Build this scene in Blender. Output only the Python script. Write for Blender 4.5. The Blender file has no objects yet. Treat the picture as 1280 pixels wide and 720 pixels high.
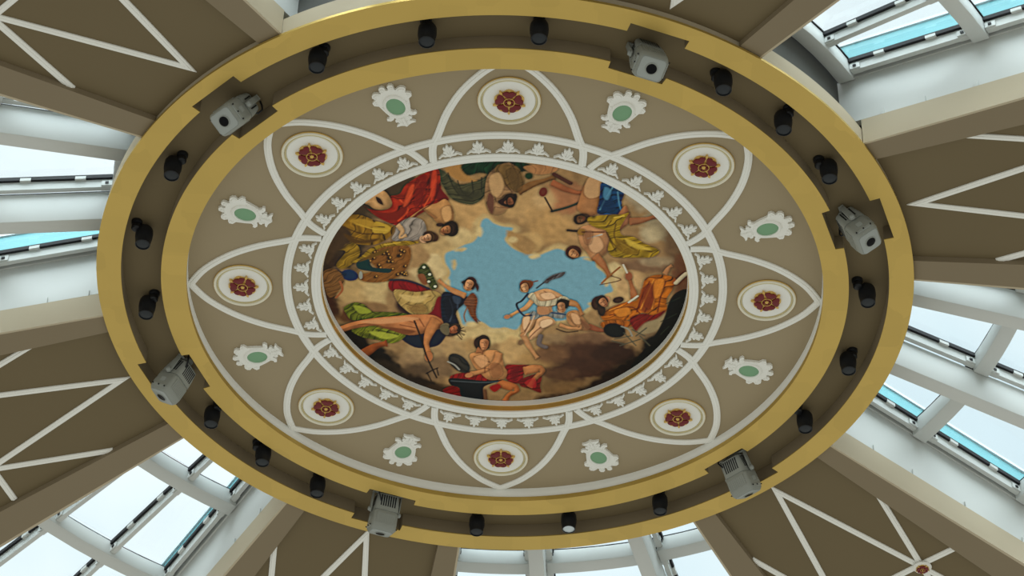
import bpy, bmesh, math, random
import numpy as np
from mathutils import Vector, Matrix

S = 3.0            # metres per radius of the medallion circle
ZC = 21.25         # height of the flat round ceiling above the floor
SL = 0.19          # fall of the roof per metre outwards
C = bpy.context.scene.collection
rad = math.radians
random.seed(7)

# ------------------------------------------------------------------ helpers
def lin(c):
    return tuple(((v/255)/12.92 if v/255 <= .04045 else ((v/255+.055)/1.055)**2.4) for v in c)

def mat(name, rgb, rough=.7, metal=0., var=.08, scale=3., bump=0., spec=.3):
    m = bpy.data.materials.new(name); m.use_nodes = True
    nt = m.node_tree; b = nt.nodes['Principled BSDF']
    b.inputs['Roughness'].default_value = rough; b.inputs['Metallic'].default_value = metal
    b.inputs['Specular IOR Level'].default_value = spec
    tc = nt.nodes.new('ShaderNodeTexCoord'); n = nt.nodes.new('ShaderNodeTexNoise')
    n.inputs['Scale'].default_value = scale; n.inputs['Detail'].default_value = 4
    nt.links.new(tc.outputs['Object'], n.inputs['Vector'])
    r = nt.nodes.new('ShaderNodeMix'); r.data_type = 'RGBA'
    r.inputs[6].default_value = tuple(v*(1-var) for v in rgb)+(1,); r.inputs[7].default_value = tuple(min(1, v*(1+var)) for v in rgb)+(1,)
    nt.links.new(n.outputs['Fac'], r.inputs[0]); nt.links.new(r.outputs[2], b.inputs['Base Color'])
    if bump:
        bp = nt.nodes.new('ShaderNodeBump'); bp.inputs['Strength'].default_value = bump; bp.inputs['Distance'].default_value = .01
        n2 = nt.nodes.new('ShaderNodeTexNoise'); n2.inputs['Scale'].default_value = scale*25
        nt.links.new(tc.outputs['Object'], n2.inputs['Vector']); nt.links.new(n2.outputs['Fac'], bp.inputs['Height'])
        nt.links.new(bp.outputs['Normal'], b.inputs['Normal'])
    return m

def gold_leaf(name, rgb):
    m = mat(name, rgb, .42, .55, .05, 1.2)
    nt = m.node_tree; b = nt.nodes['Principled BSDF']
    tc = nt.nodes.new('ShaderNodeTexCoord'); v = nt.nodes.new('ShaderNodeTexVoronoi'); v.distance = 'CHEBYCHEV'
    v.inputs['Scale'].default_value = 3.2; v.inputs['Randomness'].default_value = .55
    nt.links.new(tc.outputs['Object'], v.inputs['Vector'])
    bw = nt.nodes.new('ShaderNodeRGBToBW'); nt.links.new(v.outputs['Color'], bw.inputs[0])
    mr = nt.nodes.new('ShaderNodeMapRange'); mr.inputs[1].default_value = 0; mr.inputs[2].default_value = 1
    mr.inputs[3].default_value = .94; mr.inputs[4].default_value = 1.05
    nt.links.new(bw.outputs[0], mr.inputs[0])
    src = b.inputs['Base Color'].links[0].from_socket
    mx = nt.nodes.new('ShaderNodeMix'); mx.data_type = 'RGBA'; mx.blend_type = 'MULTIPLY'; mx.inputs[0].default_value = 1
    cb = nt.nodes.new('ShaderNodeCombineColor')
    for i in range(3): nt.links.new(mr.outputs[0], cb.inputs[i])
    nt.links.new(src, mx.inputs[6]); nt.links.new(cb.outputs[0], mx.inputs[7]); nt.links.new(mx.outputs[2], b.inputs['Base Color'])
    return m

M = {
 'beige': mat('beige_paint', (.338, .272, .172), .75, 0, .04, .8, .05),
 'brown': mat('brown_paint', (.156, .118, .061), .75, 0, .05, .7, .05),
 'pale_cream': mat('pale_cream', (.47, .40, .285), .7, 0, .03, .8, .05),  # paler than the beam casing, on the sides towards the skylights
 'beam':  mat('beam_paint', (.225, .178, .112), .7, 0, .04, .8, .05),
 'gold':  gold_leaf('gold_leaf', (.58, .405, .11)),
 'gilt':  mat('gilding', (.66, .43, .12), .4, .5, .12, 9),
 'white': mat('white_plaster', (.83, .83, .79), .6, 0, .03, 5),
 'cream': mat('cream_rim_paint', (.76, .73, .60), .5, .0, .05, 6),
 'palegilt': mat('pale_gilding', (.60, .52, .29), .45, .3, .12, 9),
 'steel': mat('white_painted_steel', (.60, .62, .605), .45, 0, .03, 2),
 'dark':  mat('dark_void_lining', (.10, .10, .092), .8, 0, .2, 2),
 'black': mat('black_metal', (.008, .009, .011), .45, 0, .2, 8),
 'blacklens': mat('black_lens_glass', (.004, .004, .005), .25, 0, .2, 8, 0, .08),
 'rubber': mat('black_gasket', (.012, .012, .014), .6, 0, .2, 8),
 'lens':  mat('grey_lens_glass', (.018, .022, .026), .3, 0, .3, 20, 0, .25),
 'lenslit': mat('pale_lens_glass', (.55, .62, .66), .1, 0, .1, 20, 0, .8),
 'grey':  mat('light_grey_casing', (.27, .285, .26), .5, 0, .04, 6),
 'grey2': mat('pale_grey_front', (.33, .355, .34), .4, 0, .04, 6),
 'green': mat('sage_green_enamel', (.19, .36, .21), .5, 0, .06, 4),
 'red':   mat('dark_red_enamel', (.16, .012, .016), .45, 0, .25, 14),
 'teal':  mat('turquoise_flashing', (.11, .275, .30), .5, 0, .06, 2),
 'flash': mat('grey_flashing', (.42, .46, .47), .5, 0, .06, 3),
}
g = bpy.data.materials.new('roof_glass'); g.use_nodes = True; nt = g.node_tree; nt.nodes.clear()
out = nt.nodes.new('ShaderNodeOutputMaterial'); tr = nt.nodes.new('ShaderNodeBsdfTransparent'); gl = nt.nodes.new('ShaderNodeBsdfGlossy')
tr.inputs[0].default_value = (.95, .985, .99, 1); gl.inputs['Roughness'].default_value = .03; gl.inputs['Color'].default_value = (.9, .95, .95, 1)
fr = nt.nodes.new('ShaderNodeFresnel'); fr.inputs[0].default_value = 1.25; ms = nt.nodes.new('ShaderNodeMixShader')
nt.links.new(fr.outputs[0], ms.inputs[0]); nt.links.new(tr.outputs[0], ms.inputs[1]); nt.links.new(gl.outputs[0], ms.inputs[2]); nt.links.new(ms.outputs[0], out.inputs[0])
M['glass'] = g

class MB:
    """collects verts and faces, links them as one mesh object"""
    def __init__(s): s.v = []; s.f = []
    def add(s, vs, fs):
        o = len(s.v); s.v += [tuple(p) for p in vs]; s.f += [tuple(o+i for i in q) for q in fs]
    def hexa(s, a, b):                      # a, b: matching quads
        n = len(a); s.add(list(a)+list(b), [tuple(range(n))[::-1], tuple(range(n, 2*n))]+[(i, (i+1) % n, n+(i+1) % n, n+i) for i in range(n)])
    def box(s, x0, x1, y0, y1, z0, z1, mtx=None):
        q = lambda z: [Vector(p) for p in ((x0, y0, z), (x1, y0, z), (x1, y1, z), (x0, y1, z))]
        a, b = q(z0), q(z1)
        if mtx: a = [mtx @ p for p in a]; b = [mtx @ p for p in b]
        s.hexa(a, b)
    def prism(s, pts, z0, z1, mtx=None):    # outline extruded from z0 to z1
        a = [Vector((x, y, z0)) for x, y in pts]; b = [Vector((x, y, z1)) for x, y in pts]
        if mtx: a = [mtx @ p for p in a]; b = [mtx @ p for p in b]
        s.hexa(a, b)
    def lathe(s, prof, n=32, mtx=None, capped=True):   # prof: (radius, z)
        vs = []; fs = []
        for r, z in prof:
            for k in range(n):
                p = Vector((r*math.cos(2*math.pi*k/n), r*math.sin(2*math.pi*k/n), z)); vs.append(mtx @ p if mtx else p)
        for i in range(len(prof)-1):
            for k in range(n): fs.append((i*n+k, i*n+(k+1) % n, (i+1)*n+(k+1) % n, (i+1)*n+k))
        if capped: fs += [tuple(range(n))[::-1], tuple((len(prof)-1)*n+k for k in range(n))]
        s.add(vs, fs)
    def loop_sweep(s, prof, n=192):         # closed ring profile (radius, z), closed section
        m = len(prof); vs = []; fs = []
        for k in range(n):
            a = 2*math.pi*k/n
            vs += [(r*math.cos(a), r*math.sin(a), z) for r, z in prof]
        for k in range(n):
            for i in range(m):
                k2 = (k+1) % n; i2 = (i+1) % m
                fs.append((k*m+i, k*m+i2, k2*m+i2, k2*m+i))
        s.add(vs, fs)
    def strip(s, pts, w, t, zf):            # moulded strip along plan points, hanging t below zf(x, y)
        prof = [(-.5, 0), (-.5, -.45), (-.40, -.7), (-.22, -.7), (-.15, -1), (.15, -1), (.22, -.7), (.40, -.7), (.5, -.45), (.5, 0)]
        n = len(pts); m = len(prof); vs = []; fs = []
        for i, p in enumerate(pts):
            p = Vector(p); d0 = (p-Vector(pts[i-1])).normalized() if i else None; d1 = (Vector(pts[i+1])-p).normalized() if i < n-1 else None
            d = (d0 or d1) if not (d0 and d1) else (d0+d1).normalized()
            k = 1 if not (d0 and d1) else 1/max(.35, d.dot(d1)); nn = Vector((-d.y, d.x))*k
            for o, z in prof:
                q = p+nn*o*w; vs.append((q.x, q.y, zf(q.x, q.y)+z*t))
        for i in range(n-1):
            for j in range(m):
                j2 = (j+1) % m; fs.append((i*m+j, i*m+j2, (i+1)*m+j2, (i+1)*m+j))
        fs += [tuple(range(m))[::-1], tuple((n-1)*m+j for j in range(m))]
        s.add(vs, fs)
    def tube(s, pts, r, n=8):
        vs = []; fs = []; pts = [Vector(p) for p in pts]
        for i, p in enumerate(pts):
            d = (pts[min(i+1, len(pts)-1)]-pts[max(i-1, 0)]).normalized()
            u = d.cross(Vector((.3, .2, .93))).normalized(); w = d.cross(u)
            vs += [p+r*(math.cos(2*math.pi*k/n)*u+math.sin(2*math.pi*k/n)*w) for k in range(n)]
        for i in range(len(pts)-1):
            for k in range(n): fs.append((i*n+k, i*n+(k+1) % n, (i+1)*n+(k+1) % n, (i+1)*n+k))
        fs += [tuple(range(n))[::-1], tuple((len(pts)-1)*n+k for k in range(n))]
        s.add(vs, fs)
    def build(s, name, m, parent=None, bevel=0, loc=None, rz=0):
        me = bpy.data.meshes.new(name); me.from_pydata(s.v, [], s.f); me.materials.append(M[m] if isinstance(m, str) else m)
        bm = bmesh.new(); bm.from_mesh(me); bmesh.ops.recalc_face_normals(bm, faces=bm.faces)
        if bevel:
            es = [e for e in bm.edges if len(e.link_faces) == 2 and e.calc_face_angle(0) > .6]
            bmesh.ops.bevel(bm, geom=es, offset=bevel, segments=2, profile=.5, affect='EDGES', clamp_overlap=True)
        for f in bm.faces: f.smooth = True
        for e in bm.edges:
            if len(e.link_faces) == 2 and e.calc_face_angle(0) > .55: e.smooth = False
        bm.to_mesh(me); bm.free()
        o = bpy.data.objects.new(name, me); C.objects.link(o)
        if parent: o.parent = parent
        if loc: o.location = loc
        o.rotation_euler.z = rz
        return o

def tag(o, label, cat, group=None):
    o['label'] = label; o['category'] = cat
    if group: o['group'] = group
    return o
def struct(o, label=None, cat=None):
    o['kind'] = 'structure'
    if label: o['label'] = label; o['category'] = cat
    return o
def thing(name, label, cat, loc, rz=0, group=None):
    o = bpy.data.objects.new(name, None); C.objects.link(o); o.location = loc; o.rotation_euler = (0, 0, rz); o.empty_display_size = .2
    return tag(o, label, cat, group)
def dup(root, loc, rz, label):
    def cp(o, par):
        c = o.copy(); C.objects.link(c)
        if par: c.parent = par
        for ch in list(o.children): cp(ch, c)
        return c
    r = cp(root, None); r.location = loc; r.rotation_euler = (0, 0, rz); r['label'] = label
    return r
def polar(r, a): return (S*r*math.cos(rad(a)), S*r*math.sin(rad(a)))
def at(r, a, dz=0): x, y = polar(r, a); return (x, y, ZC+dz)
def cone(z0):                               # roof plane: height at plan point, z0 in radii at the ring
    return lambda x, y: ZC+S*(z0-SL*(math.hypot(x, y)/S-1.543))
def cz(r, z0): return ZC+S*(z0-SL*(r-1.543))
def catmull(pts, n=6, closed=True):
    out = []; N = len(pts)
    for i in range(N if closed else N-1):
        g = lambda j: Vector(pts[j % N] if closed else pts[max(0, min(N-1, j))])
        p0, p1, p2, p3 = g(i-1), g(i), g(i+1), g(i+2)
        for k in range(n):
            t = k/n
            out.append(.5*((2*p1)+(-p0+p2)*t+(2*p0-5*p1+4*p2-p3)*t*t+(-p0+3*p1-3*p2+p3)*t**3))
    if not closed: out.append(Vector(pts[-1]))
    return out

CLOCK = ['at twelve o\'clock', 'at half past one', 'at three o\'clock', 'at half past four', 'at six o\'clock', 'at half past seven', 'at nine o\'clock', 'at half past ten']
A8 = [-90+45*k for k in range(8)]           # medallions clockwise as seen from below, from twelve o'clock

# ------------------------------------------------------------------ flat round ceiling
def annulus(name, r0, r1, m, z0=0, th=.12):
    b = MB(); b.loop_sweep([(r0, ZC+z0), (r1, ZC+z0), (r1, ZC+z0+th), (r0, ZC+z0+th)], 256)
    return b.build(name, m)
struct(annulus('ceiling', 2.150, 3.70, 'beige'), 'flat beige round ceiling between the mural and the gold rings', 'ceiling')
struct(annulus('ceiling_groove', 3.70, 4.56, 'brown'), 'brown sunken channel ceiling between the two gold rings', 'ceiling')

# ------------------------------------------------------------------ mural
PAINT = [
('P',[-708,-32,-574,-428,-276,-667,14,-698,307,-649,613,-412,728,-47,664,372,361,678,8,768,-348,709,-630,428],(158,126,86),18.3,None),
('P',[-542,-123,-622,37,-698,78,-722,-28,-682,-214,-602,-368,-529,-406,-504,-306],(66,52,36),30.6,None),
('P',[-326,-583,-341,-497,-423,-396,-525,-340,-586,-364,-569,-452,-486,-552,-385,-606],(74,58,40),27.5,None),
('P',[-620,9,-637,139,-670,194,-699,141,-706,13,-689,-114,-657,-167,-629,-116],(60,42,28),24.5,None),
('P',[-650,170,-668,256,-704,293,-739,259,-750,174,-732,89,-696,53,-662,86],(70,38,22),21.4,None),
('P',[-562,16,-580,68,-620,91,-659,71,-673,21,-655,-31,-615,-54,-577,-34],(158,124,82),21.4,None),
('P',[-477,58,-504,123,-566,153,-627,128,-650,65,-623,0,-561,-29,-501,-5],(182,152,104),24.5,None),
('P',[-403,54,-424,104,-472,126,-520,108,-539,60,-518,11,-470,-10,-422,7],(196,170,122),18.3,None),
('P',[-348,79,-365,125,-405,146,-444,129,-459,84,-442,38,-403,18,-364,35],(150,120,82),18.3,None),
('P',[-448,157,-472,187,-530,202,-587,192,-610,164,-585,133,-528,119,-471,129],(140,108,72),18.3,None),
('P',[-336,152,-349,185,-380,200,-411,188,-423,156,-410,123,-379,108,-349,120],(66,44,36),12.2,None),
('P',[-496,214,-520,248,-578,264,-635,253,-658,221,-633,187,-576,171,-519,183],(100,66,38),18.3,None),
('P',[-129,-395,-155,-316,-218,-280,-282,-310,-308,-388,-281,-466,-218,-501,-155,-471],(178,142,94),24.5,None),
('P',[-58,-398,-78,-319,-128,-284,-179,-315,-200,-392,-180,-470,-130,-504,-79,-474],(190,152,102),24.5,None),
('P',[-107,-233,-126,-189,-173,-169,-220,-185,-239,-227,-220,-271,-173,-291,-127,-275],(204,178,130),15.3,None),
('P',[-206,-194,-220,-156,-255,-139,-289,-153,-303,-190,-289,-228,-254,-244,-220,-230],(190,160,112),18.3,None),
('P',[-221,-74,-234,-17,-264,8,-295,-14,-307,-71,-294,-128,-264,-152,-234,-130],(208,184,138),15.3,None),
('P',[-261,-24,-276,15,-311,33,-345,18,-359,-19,-345,-58,-310,-75,-275,-61],(196,170,126),15.3,None),
('P',[-297,-129,-310,-84,-340,-65,-370,-82,-382,-125,-369,-169,-339,-189,-309,-172],(168,134,92),18.3,None),
('P',[-30,-525,-50,-483,-100,-464,-150,-479,-171,-519,-151,-561,-101,-580,-51,-565],(172,134,88),21.4,None),
('P',[140,-435,119,-375,65,-348,10,-370,-14,-429,8,-489,62,-516,116,-494],(186,150,102),24.5,None),
('P',[273,-313,245,-245,174,-214,101,-239,69,-305,97,-373,168,-403,240,-378],(184,146,96),27.5,None),
('P',[137,-234,122,-197,84,-180,45,-193,29,-230,44,-267,82,-284,120,-270],(196,160,108),12.2,None),
('P',[287,-483,266,-429,213,-404,157,-425,133,-477,154,-531,208,-555,262,-535],(168,116,80),24.5,None),
('P',[373,-274,356,-212,311,-185,263,-208,241,-269,258,-330,304,-357,351,-334],(178,140,96),24.5,None),
('P',[184,-458,171,-422,138,-406,104,-419,90,-454,103,-490,136,-506,169,-493],(192,158,112),18.3,None),
('P',[546,-441,511,-411,463,-428,431,-483,434,-542,470,-571,517,-554,549,-500],(168,150,122),21.4,None),
('P',[630,-288,592,-262,545,-286,516,-345,522,-405,560,-430,606,-407,636,-348],(158,142,114),21.4,None),
('P',[575,-265,555,-247,524,-256,501,-287,499,-322,519,-341,550,-331,573,-300],(186,168,134),15.3,None),
('P',[666,-234,675,-153,659,-110,627,-132,598,-205,589,-285,605,-327,636,-306],(118,92,66),21.4,None),
('P',[703,-68,698,15,674,50,646,17,630,-65,635,-147,658,-181,686,-149],(112,74,50),21.4,None),
('P',[629,-123,600,-93,528,-79,454,-87,423,-114,452,-144,524,-158,597,-150],(128,98,72),18.3,None),
('P',[630,-149,614,-127,572,-116,528,-123,509,-144,526,-167,568,-178,611,-170],(160,138,108),15.3,None),
('P',[459,-58,449,-7,420,16,389,-4,374,-54,384,-105,413,-127,444,-108],(204,180,134),15.3,None),
('P',[540,-30,526,9,488,26,448,12,430,-25,444,-64,482,-81,522,-67],(186,152,108),18.3,None),
('P',[446,46,437,85,412,102,385,87,372,49,381,11,407,-6,433,8],(206,178,124),15.3,None),
('P',[499,62,485,95,446,110,406,98,388,67,403,34,442,19,481,31],(190,158,112),18.3,None),
('P',[-517,447,-564,487,-631,463,-678,390,-677,311,-630,272,-563,295,-517,367],(24,18,14),24.5,None),
('P',[-376,559,-423,597,-499,574,-560,503,-570,428,-523,391,-448,413,-387,483],(24,18,14),24.5,None),
('P',[-229,652,-271,690,-349,674,-416,615,-433,547,-390,510,-313,525,-246,584],(44,34,26),27.5,None),
('P',[-92,692,-132,715,-224,708,-312,674,-345,634,-305,612,-214,619,-126,652],(60,44,30),18.3,None),
('P',[-219,410,-247,465,-314,491,-381,471,-409,418,-380,363,-313,338,-246,357],(172,142,102),24.5,None),
('P',[-327,472,-342,507,-378,523,-414,510,-428,477,-413,442,-377,426,-341,439],(150,122,88),21.4,None),
('P',[-114,405,-131,474,-171,504,-212,478,-228,410,-212,342,-172,313,-131,339],(180,148,104),24.5,None),
('P',[-196,505,-217,554,-267,577,-316,559,-337,511,-316,463,-266,441,-217,458],(128,102,74),24.5,None),
('P',[-289,519,-306,547,-347,560,-387,551,-404,524,-386,496,-346,483,-305,492],(98,78,58),21.4,None),
('P',[-370,563,-398,578,-451,563,-499,526,-513,489,-486,474,-433,489,-385,526],(52,42,32),21.4,None),
('P',[1,306,-26,347,-93,366,-160,353,-187,314,-160,273,-94,253,-27,267],(204,178,128),18.3,None),
('P',[114,301,91,342,33,361,-25,347,-49,308,-26,267,31,248,89,262],(206,180,128),18.3,None),
('P',[125,386,104,441,51,466,-3,445,-26,392,-5,337,48,313,102,333],(188,154,106),21.4,None),
('P',[-80,366,-93,400,-124,415,-155,403,-168,370,-155,336,-124,320,-93,333],(182,146,98),21.4,None),
('P',[244,438,222,500,164,529,105,506,79,445,102,383,159,356,218,378],(170,134,86),24.5,None),
('P',[210,585,180,635,103,659,25,642,-7,595,24,545,100,522,177,538],(146,116,76),24.5,None),
('P',[325,580,299,623,231,644,163,629,133,589,160,546,228,526,296,540],(124,94,60),24.5,None),
('P',[458,673,412,711,299,730,184,721,136,688,182,650,295,631,409,640],(66,46,30),18.3,None),
('P',[302,316,280,347,222,362,164,352,139,323,162,292,220,277,277,287],(150,122,88),18.3,None),
('P',[424,306,398,341,332,358,265,347,236,314,263,280,329,263,395,274],(126,94,68),18.3,None),
('P',[396,384,361,426,273,446,182,433,144,394,180,352,268,332,358,345],(104,74,52),21.4,None),
('P',[492,403,458,459,369,486,279,467,240,414,275,359,363,333,453,351],(78,50,34),24.5,None),
('P',[256,413,238,448,194,464,149,452,129,419,147,384,191,368,236,381],(122,88,60),21.4,None),
('P',[538,377,513,426,447,448,379,432,349,386,375,337,440,315,508,332],(58,36,24),24.5,None),
('P',[446,487,407,537,309,561,209,546,166,499,206,450,303,426,403,441],(70,44,30),24.5,None),
('P',[633,390,616,466,537,554,443,602,390,580,408,503,487,415,580,369],(30,20,14),24.5,None),
('P',[687,245,711,333,688,418,630,450,572,408,548,319,572,235,629,204],(20,16,13),24.5,None),
('P',[542,530,514,579,432,633,343,659,300,642,328,592,411,539,499,513],(40,26,18),24.5,None),
('P',[304,513,282,541,228,555,174,546,151,519,172,491,226,477,280,486],(96,66,44),21.4,None),
('P',[634,177,632,213,605,248,570,260,548,244,551,207,577,173,612,160],(150,128,96),15.3,None),
('P',[587,252,578,279,552,291,525,282,513,256,522,229,548,217,575,226],(128,104,76),15.3,None),
('L',[-227,-154,-191,-177,-155,-205,-122,-224,-101,-268,-93,-333,-72,-351,-48,-326,-15,-310,24,-303,10,-272,-5,-241,17,-203,48,-178,84,-166,124,-159,157,-178,195,-197,232,-181,266,-156,303,-158,337,-142,347,-102,379,-68,403,-11,414,29,385,49,374,95,332,119,290,163,236,202,155,215,75,227,47,266,0,254,-37,270,-88,225,-125,241,-159,247,-181,164,-219,92,-231,25,-209,-48,-228,-105,-227,-154],34,(196,170,122),15.3),
('P',[-227,-154,-191,-177,-155,-205,-122,-224,-101,-268,-93,-333,-72,-351,-48,-326,-15,-310,24,-303,10,-272,-5,-241,17,-203,48,-178,84,-166,124,-159,157,-178,195,-197,232,-181,266,-156,303,-158,337,-142,347,-102,379,-68,403,-11,414,29,385,49,374,95,332,119,290,163,236,202,155,215,75,227,47,266,0,254,-37,270,-88,225,-125,241,-159,247,-181,164,-219,92,-231,25,-209,-48,-228,-105],(122,163,178),6.7,None),
('P',[4,-289,67,-257,107,-216,84,-162,23,-203],(172,136,90),9.2,None),
('P',[-149,-183,-156,-174,-173,-169,-190,-172,-197,-181,-190,-191,-173,-195,-156,-192],(206,182,134),9.2,None),
('P',[-86,-277,-90,-259,-98,-251,-107,-258,-110,-276,-107,-294,-98,-302,-90,-295],(206,182,134),9.2,None),
('P',[41,-239,35,-226,23,-221,10,-225,4,-237,10,-250,22,-255,35,-251],(206,182,134),9.2,None),
('P',[133,-155,126,-146,109,-141,92,-144,85,-153,92,-163,109,-167,126,-164],(206,182,134),9.2,None),
('P',[330,-146,325,-138,313,-134,300,-137,294,-144,299,-152,312,-156,325,-153],(206,182,134),9.2,None),
('P',[397,-24,394,-5,386,4,377,-4,372,-23,375,-42,383,-50,392,-43],(206,182,134),9.2,None),
('P',[369,104,362,114,344,119,327,116,319,106,326,96,343,92,361,95],(206,182,134),9.2,None),
('P',[19,272,7,282,-24,288,-55,285,-68,276,-56,265,-25,260,6,262],(206,182,134),9.2,None),
('P',[-100,240,-107,250,-125,255,-143,251,-150,242,-143,231,-125,227,-107,230],(206,182,134),9.2,None),
('P',[-191,-98,-194,-79,-200,-71,-207,-78,-209,-97,-207,-116,-200,-124,-194,-116],(206,182,134),9.2,None),
('P',[-209,15,-212,34,-219,42,-225,35,-228,16,-225,-4,-218,-12,-212,-4],(206,182,134),9.2,None),
('P',[-262,-598,-230,-591,-177,-527,-101,-555,-66,-581,-79,-489,-94,-447,-135,-420,-200,-443,-233,-500],(88,84,58),4.6,(70,28,0.45)),
('P',[-230,-603,-168,-626,-136,-562,-112,-546,-177,-544],(172,128,74),4.6,None),
('P',[-168,-626,-87,-650,59,-647,86,-616,31,-593,-48,-578,-101,-588,-148,-574],(26,62,38),3.7,(20,24,0.5)),
('P',[-66,-589,4,-645,52,-569,53,-503,18,-481,7,-426,-13,-383,-51,-373,-73,-414,-82,-498],(172,132,92),3.1,(60,37,0.3)),
('P',[-37,-631,33,-626,61,-553,47,-495,0,-518,-42,-566],(128,98,56),4.6,(40,31,0.25)),
('P',[-68,-482,-50,-466,-49,-398,-57,-377,-73,-423],(110,72,54),3.1,None),
('P',[-34,-441,-5,-467,33,-486,36,-452,19,-422,-10,-417],(58,34,28),2.4,None),
('P',[18,-450,16,-440,7,-431,-3,-429,-10,-435,-8,-445,1,-454,11,-456],(150,96,66),2.4,None),
('P',[59,-627,120,-638,182,-624,162,-598,110,-588,74,-603],(186,134,88),3.1,(0,28,0.2)),
('P',[93,-579,89,-567,78,-562,68,-567,63,-578,67,-590,78,-595,88,-591],(36,60,34),3.1,None),
('P',[48,-480,60,-490,77,-504,93,-518,107,-529,122,-538,137,-546,152,-555,167,-562,178,-567,171,-590,161,-583,147,-574,132,-566,117,-561,100,-556,83,-549,64,-536,47,-521,35,-509],(127,90,51),2.1,'f'),
('L',[171,-591,198,-571,231,-548],18,(86,52,38),2.1),
('P',[159,-536,172,-526,190,-514,208,-504,226,-498,244,-493,259,-490,273,-490,284,-492,291,-494,287,-515,280,-511,271,-508,260,-508,247,-513,231,-522,215,-531,199,-543,181,-555,168,-562],(152,92,59),2.1,'f'),
('L',[312,-584,312,-526,285,-466,233,-426,168,-398],11,(66,62,48),2.1),
('L',[168,-403,140,-469],7,(66,38,28),2.1),
('P',[146,-488,136,-475,125,-476,118,-489,120,-508,129,-520,141,-520,148,-506],(112,56,40),2.1,None),
('P',[290,-554,339,-564,343,-481,338,-397,303,-378,263,-411,267,-461],(170,120,78),3.7,'f'),
('P',[298,-579,345,-581,348,-498,308,-472,283,-504],(190,150,108),4.6,None),
('P',[346,-556,387,-546,430,-510,424,-459,430,-401,392,-391,338,-393,341,-456,342,-506],(28,76,116),2.4,(80,24,0.6)),
('L',[388,-533,367,-482,346,-414],5,(110,160,182),3.8),
('L',[407,-509,415,-451,423,-417],4,(96,146,172),3.8),
('P',[312,-373,306,-353,287,-340,265,-341,253,-356,259,-376,278,-390,300,-389],(74,50,34),2.1,None),
('P',[276,-313,335,-329,388,-279,391,-210,363,-160,331,-137,308,-180,279,-231],(186,138,98),3.1,'f'),
('P',[434,-435,453,-410,462,-359,440,-324,411,-297,392,-322],(160,110,76),3.1,'f'),
('P',[303,-370,362,-385,427,-392,454,-402,438,-358,425,-315,436,-281,478,-274,519,-241,578,-204,556,-168,493,-161,411,-162,385,-201,389,-262,372,-304,338,-316,311,-336],(172,140,40),2.4,(55,28,0.55)),
('L',[375,-296,402,-236,434,-198],5,(88,62,22),3.8),
('L',[409,-340,406,-271,440,-203],4,(96,70,24),3.8),
('P',[461,-337,474,-338,493,-343,512,-352,531,-363,550,-372,565,-377,558,-401,545,-393,526,-383,506,-379,488,-378,470,-376,457,-372],(155,103,70),2.1,'f'),
('P',[329,-149,339,-132,354,-111,369,-94,379,-77,386,-59,389,-44,408,-58,402,-70,394,-90,386,-113,375,-139,360,-163,349,-178],(167,112,73),2.1,'f'),
('L',[370,-14,404,-65,435,-106],8,(152,104,60),2.1),
('L',[404,-56,442,-35,364,-5],4,(90,56,34),3.8),
('P',[286,-191,281,-164,262,-148,239,-152,227,-173,232,-200,251,-217,273,-213],(80,46,30),2.1,None),
('P',[274,-174,271,-159,260,-150,246,-152,239,-164,242,-179,254,-188,267,-187],(206,152,108),2.1,None),
('L',[231,-299,267,-296],12,(70,44,38),2.1),
('P',[297,-293,293,-280,283,-275,272,-279,267,-291,271,-304,282,-309,292,-305],(150,110,50),2.1,None),
('L',[308,-258,358,-282],8,(190,176,160),2.1),
('L',[285,-292,366,-295],6,(88,48,34),3.8),
('P',[-256,-602,-306,-576,-371,-519,-396,-468,-434,-450,-426,-408,-457,-378,-510,-380,-528,-396,-487,-347,-437,-310,-398,-303,-344,-344,-293,-388,-254,-407,-242,-462,-245,-533],(170,50,26),2.4,(65,34,0.55)),
('P',[-527,-417,-485,-461,-452,-479,-426,-421,-441,-387,-486,-381,-510,-401],(196,154,106),2.4,'f'),
('P',[-485,-448,-467,-436,-459,-407,-479,-419],(80,44,28),1.8,None),
('P',[-265,-532,-239,-491,-215,-446,-242,-433,-263,-457],(112,26,26),2.4,None),
('L',[-330,-546,-313,-480,-319,-387],6,(120,30,22),3.8),
('L',[-277,-585,-295,-481,-337,-387],6,(128,34,22),3.8),
('L',[-396,-435,-367,-385,-404,-324],6,(214,84,42),3.8),
('P',[-260,-424,-227,-446,-200,-392,-200,-333,-221,-310,-260,-322,-290,-372,-319,-383,-356,-335,-404,-299,-337,-370,-295,-409],(186,138,88),2.4,'f'),
('P',[-191,-253,-212,-249,-230,-269,-233,-301,-221,-326,-200,-330,-183,-310,-179,-278],(58,38,28),2.1,None),
('P',[-213,-285,-215,-269,-226,-257,-239,-256,-247,-266,-246,-281,-235,-293,-222,-295],(182,128,84),2.1,None),
('P',[-233,-310,-238,-302,-248,-299,-259,-301,-263,-309,-259,-316,-248,-319,-238,-317],(70,46,34),2.1,None),
('P',[-407,-303,-362,-343,-314,-332,-299,-277,-321,-233,-375,-213,-429,-220,-417,-264],(168,154,142),2.4,(30,21,0.35)),
('P',[-414,-294,-409,-285,-402,-273,-398,-267,-399,-259,-403,-246,-403,-228,-391,-228,-380,-235,-372,-240,-377,-256,-385,-250,-394,-243,-395,-240,-392,-239,-385,-252,-381,-271,-386,-290,-394,-303,-400,-311],(190,154,114),2.1,'f'),
('P',[-259,-235,-271,-221,-291,-223,-307,-239,-310,-260,-298,-273,-278,-272,-262,-256],(88,62,36),2.1,None),
('P',[-291,-225,-298,-212,-311,-209,-323,-218,-326,-233,-319,-246,-306,-249,-294,-240],(204,160,124),2.1,None),
('P',[-254,-240,-259,-224,-270,-218,-280,-223,-285,-239,-280,-254,-269,-261,-259,-255],(80,54,32),2.1,None),
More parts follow.
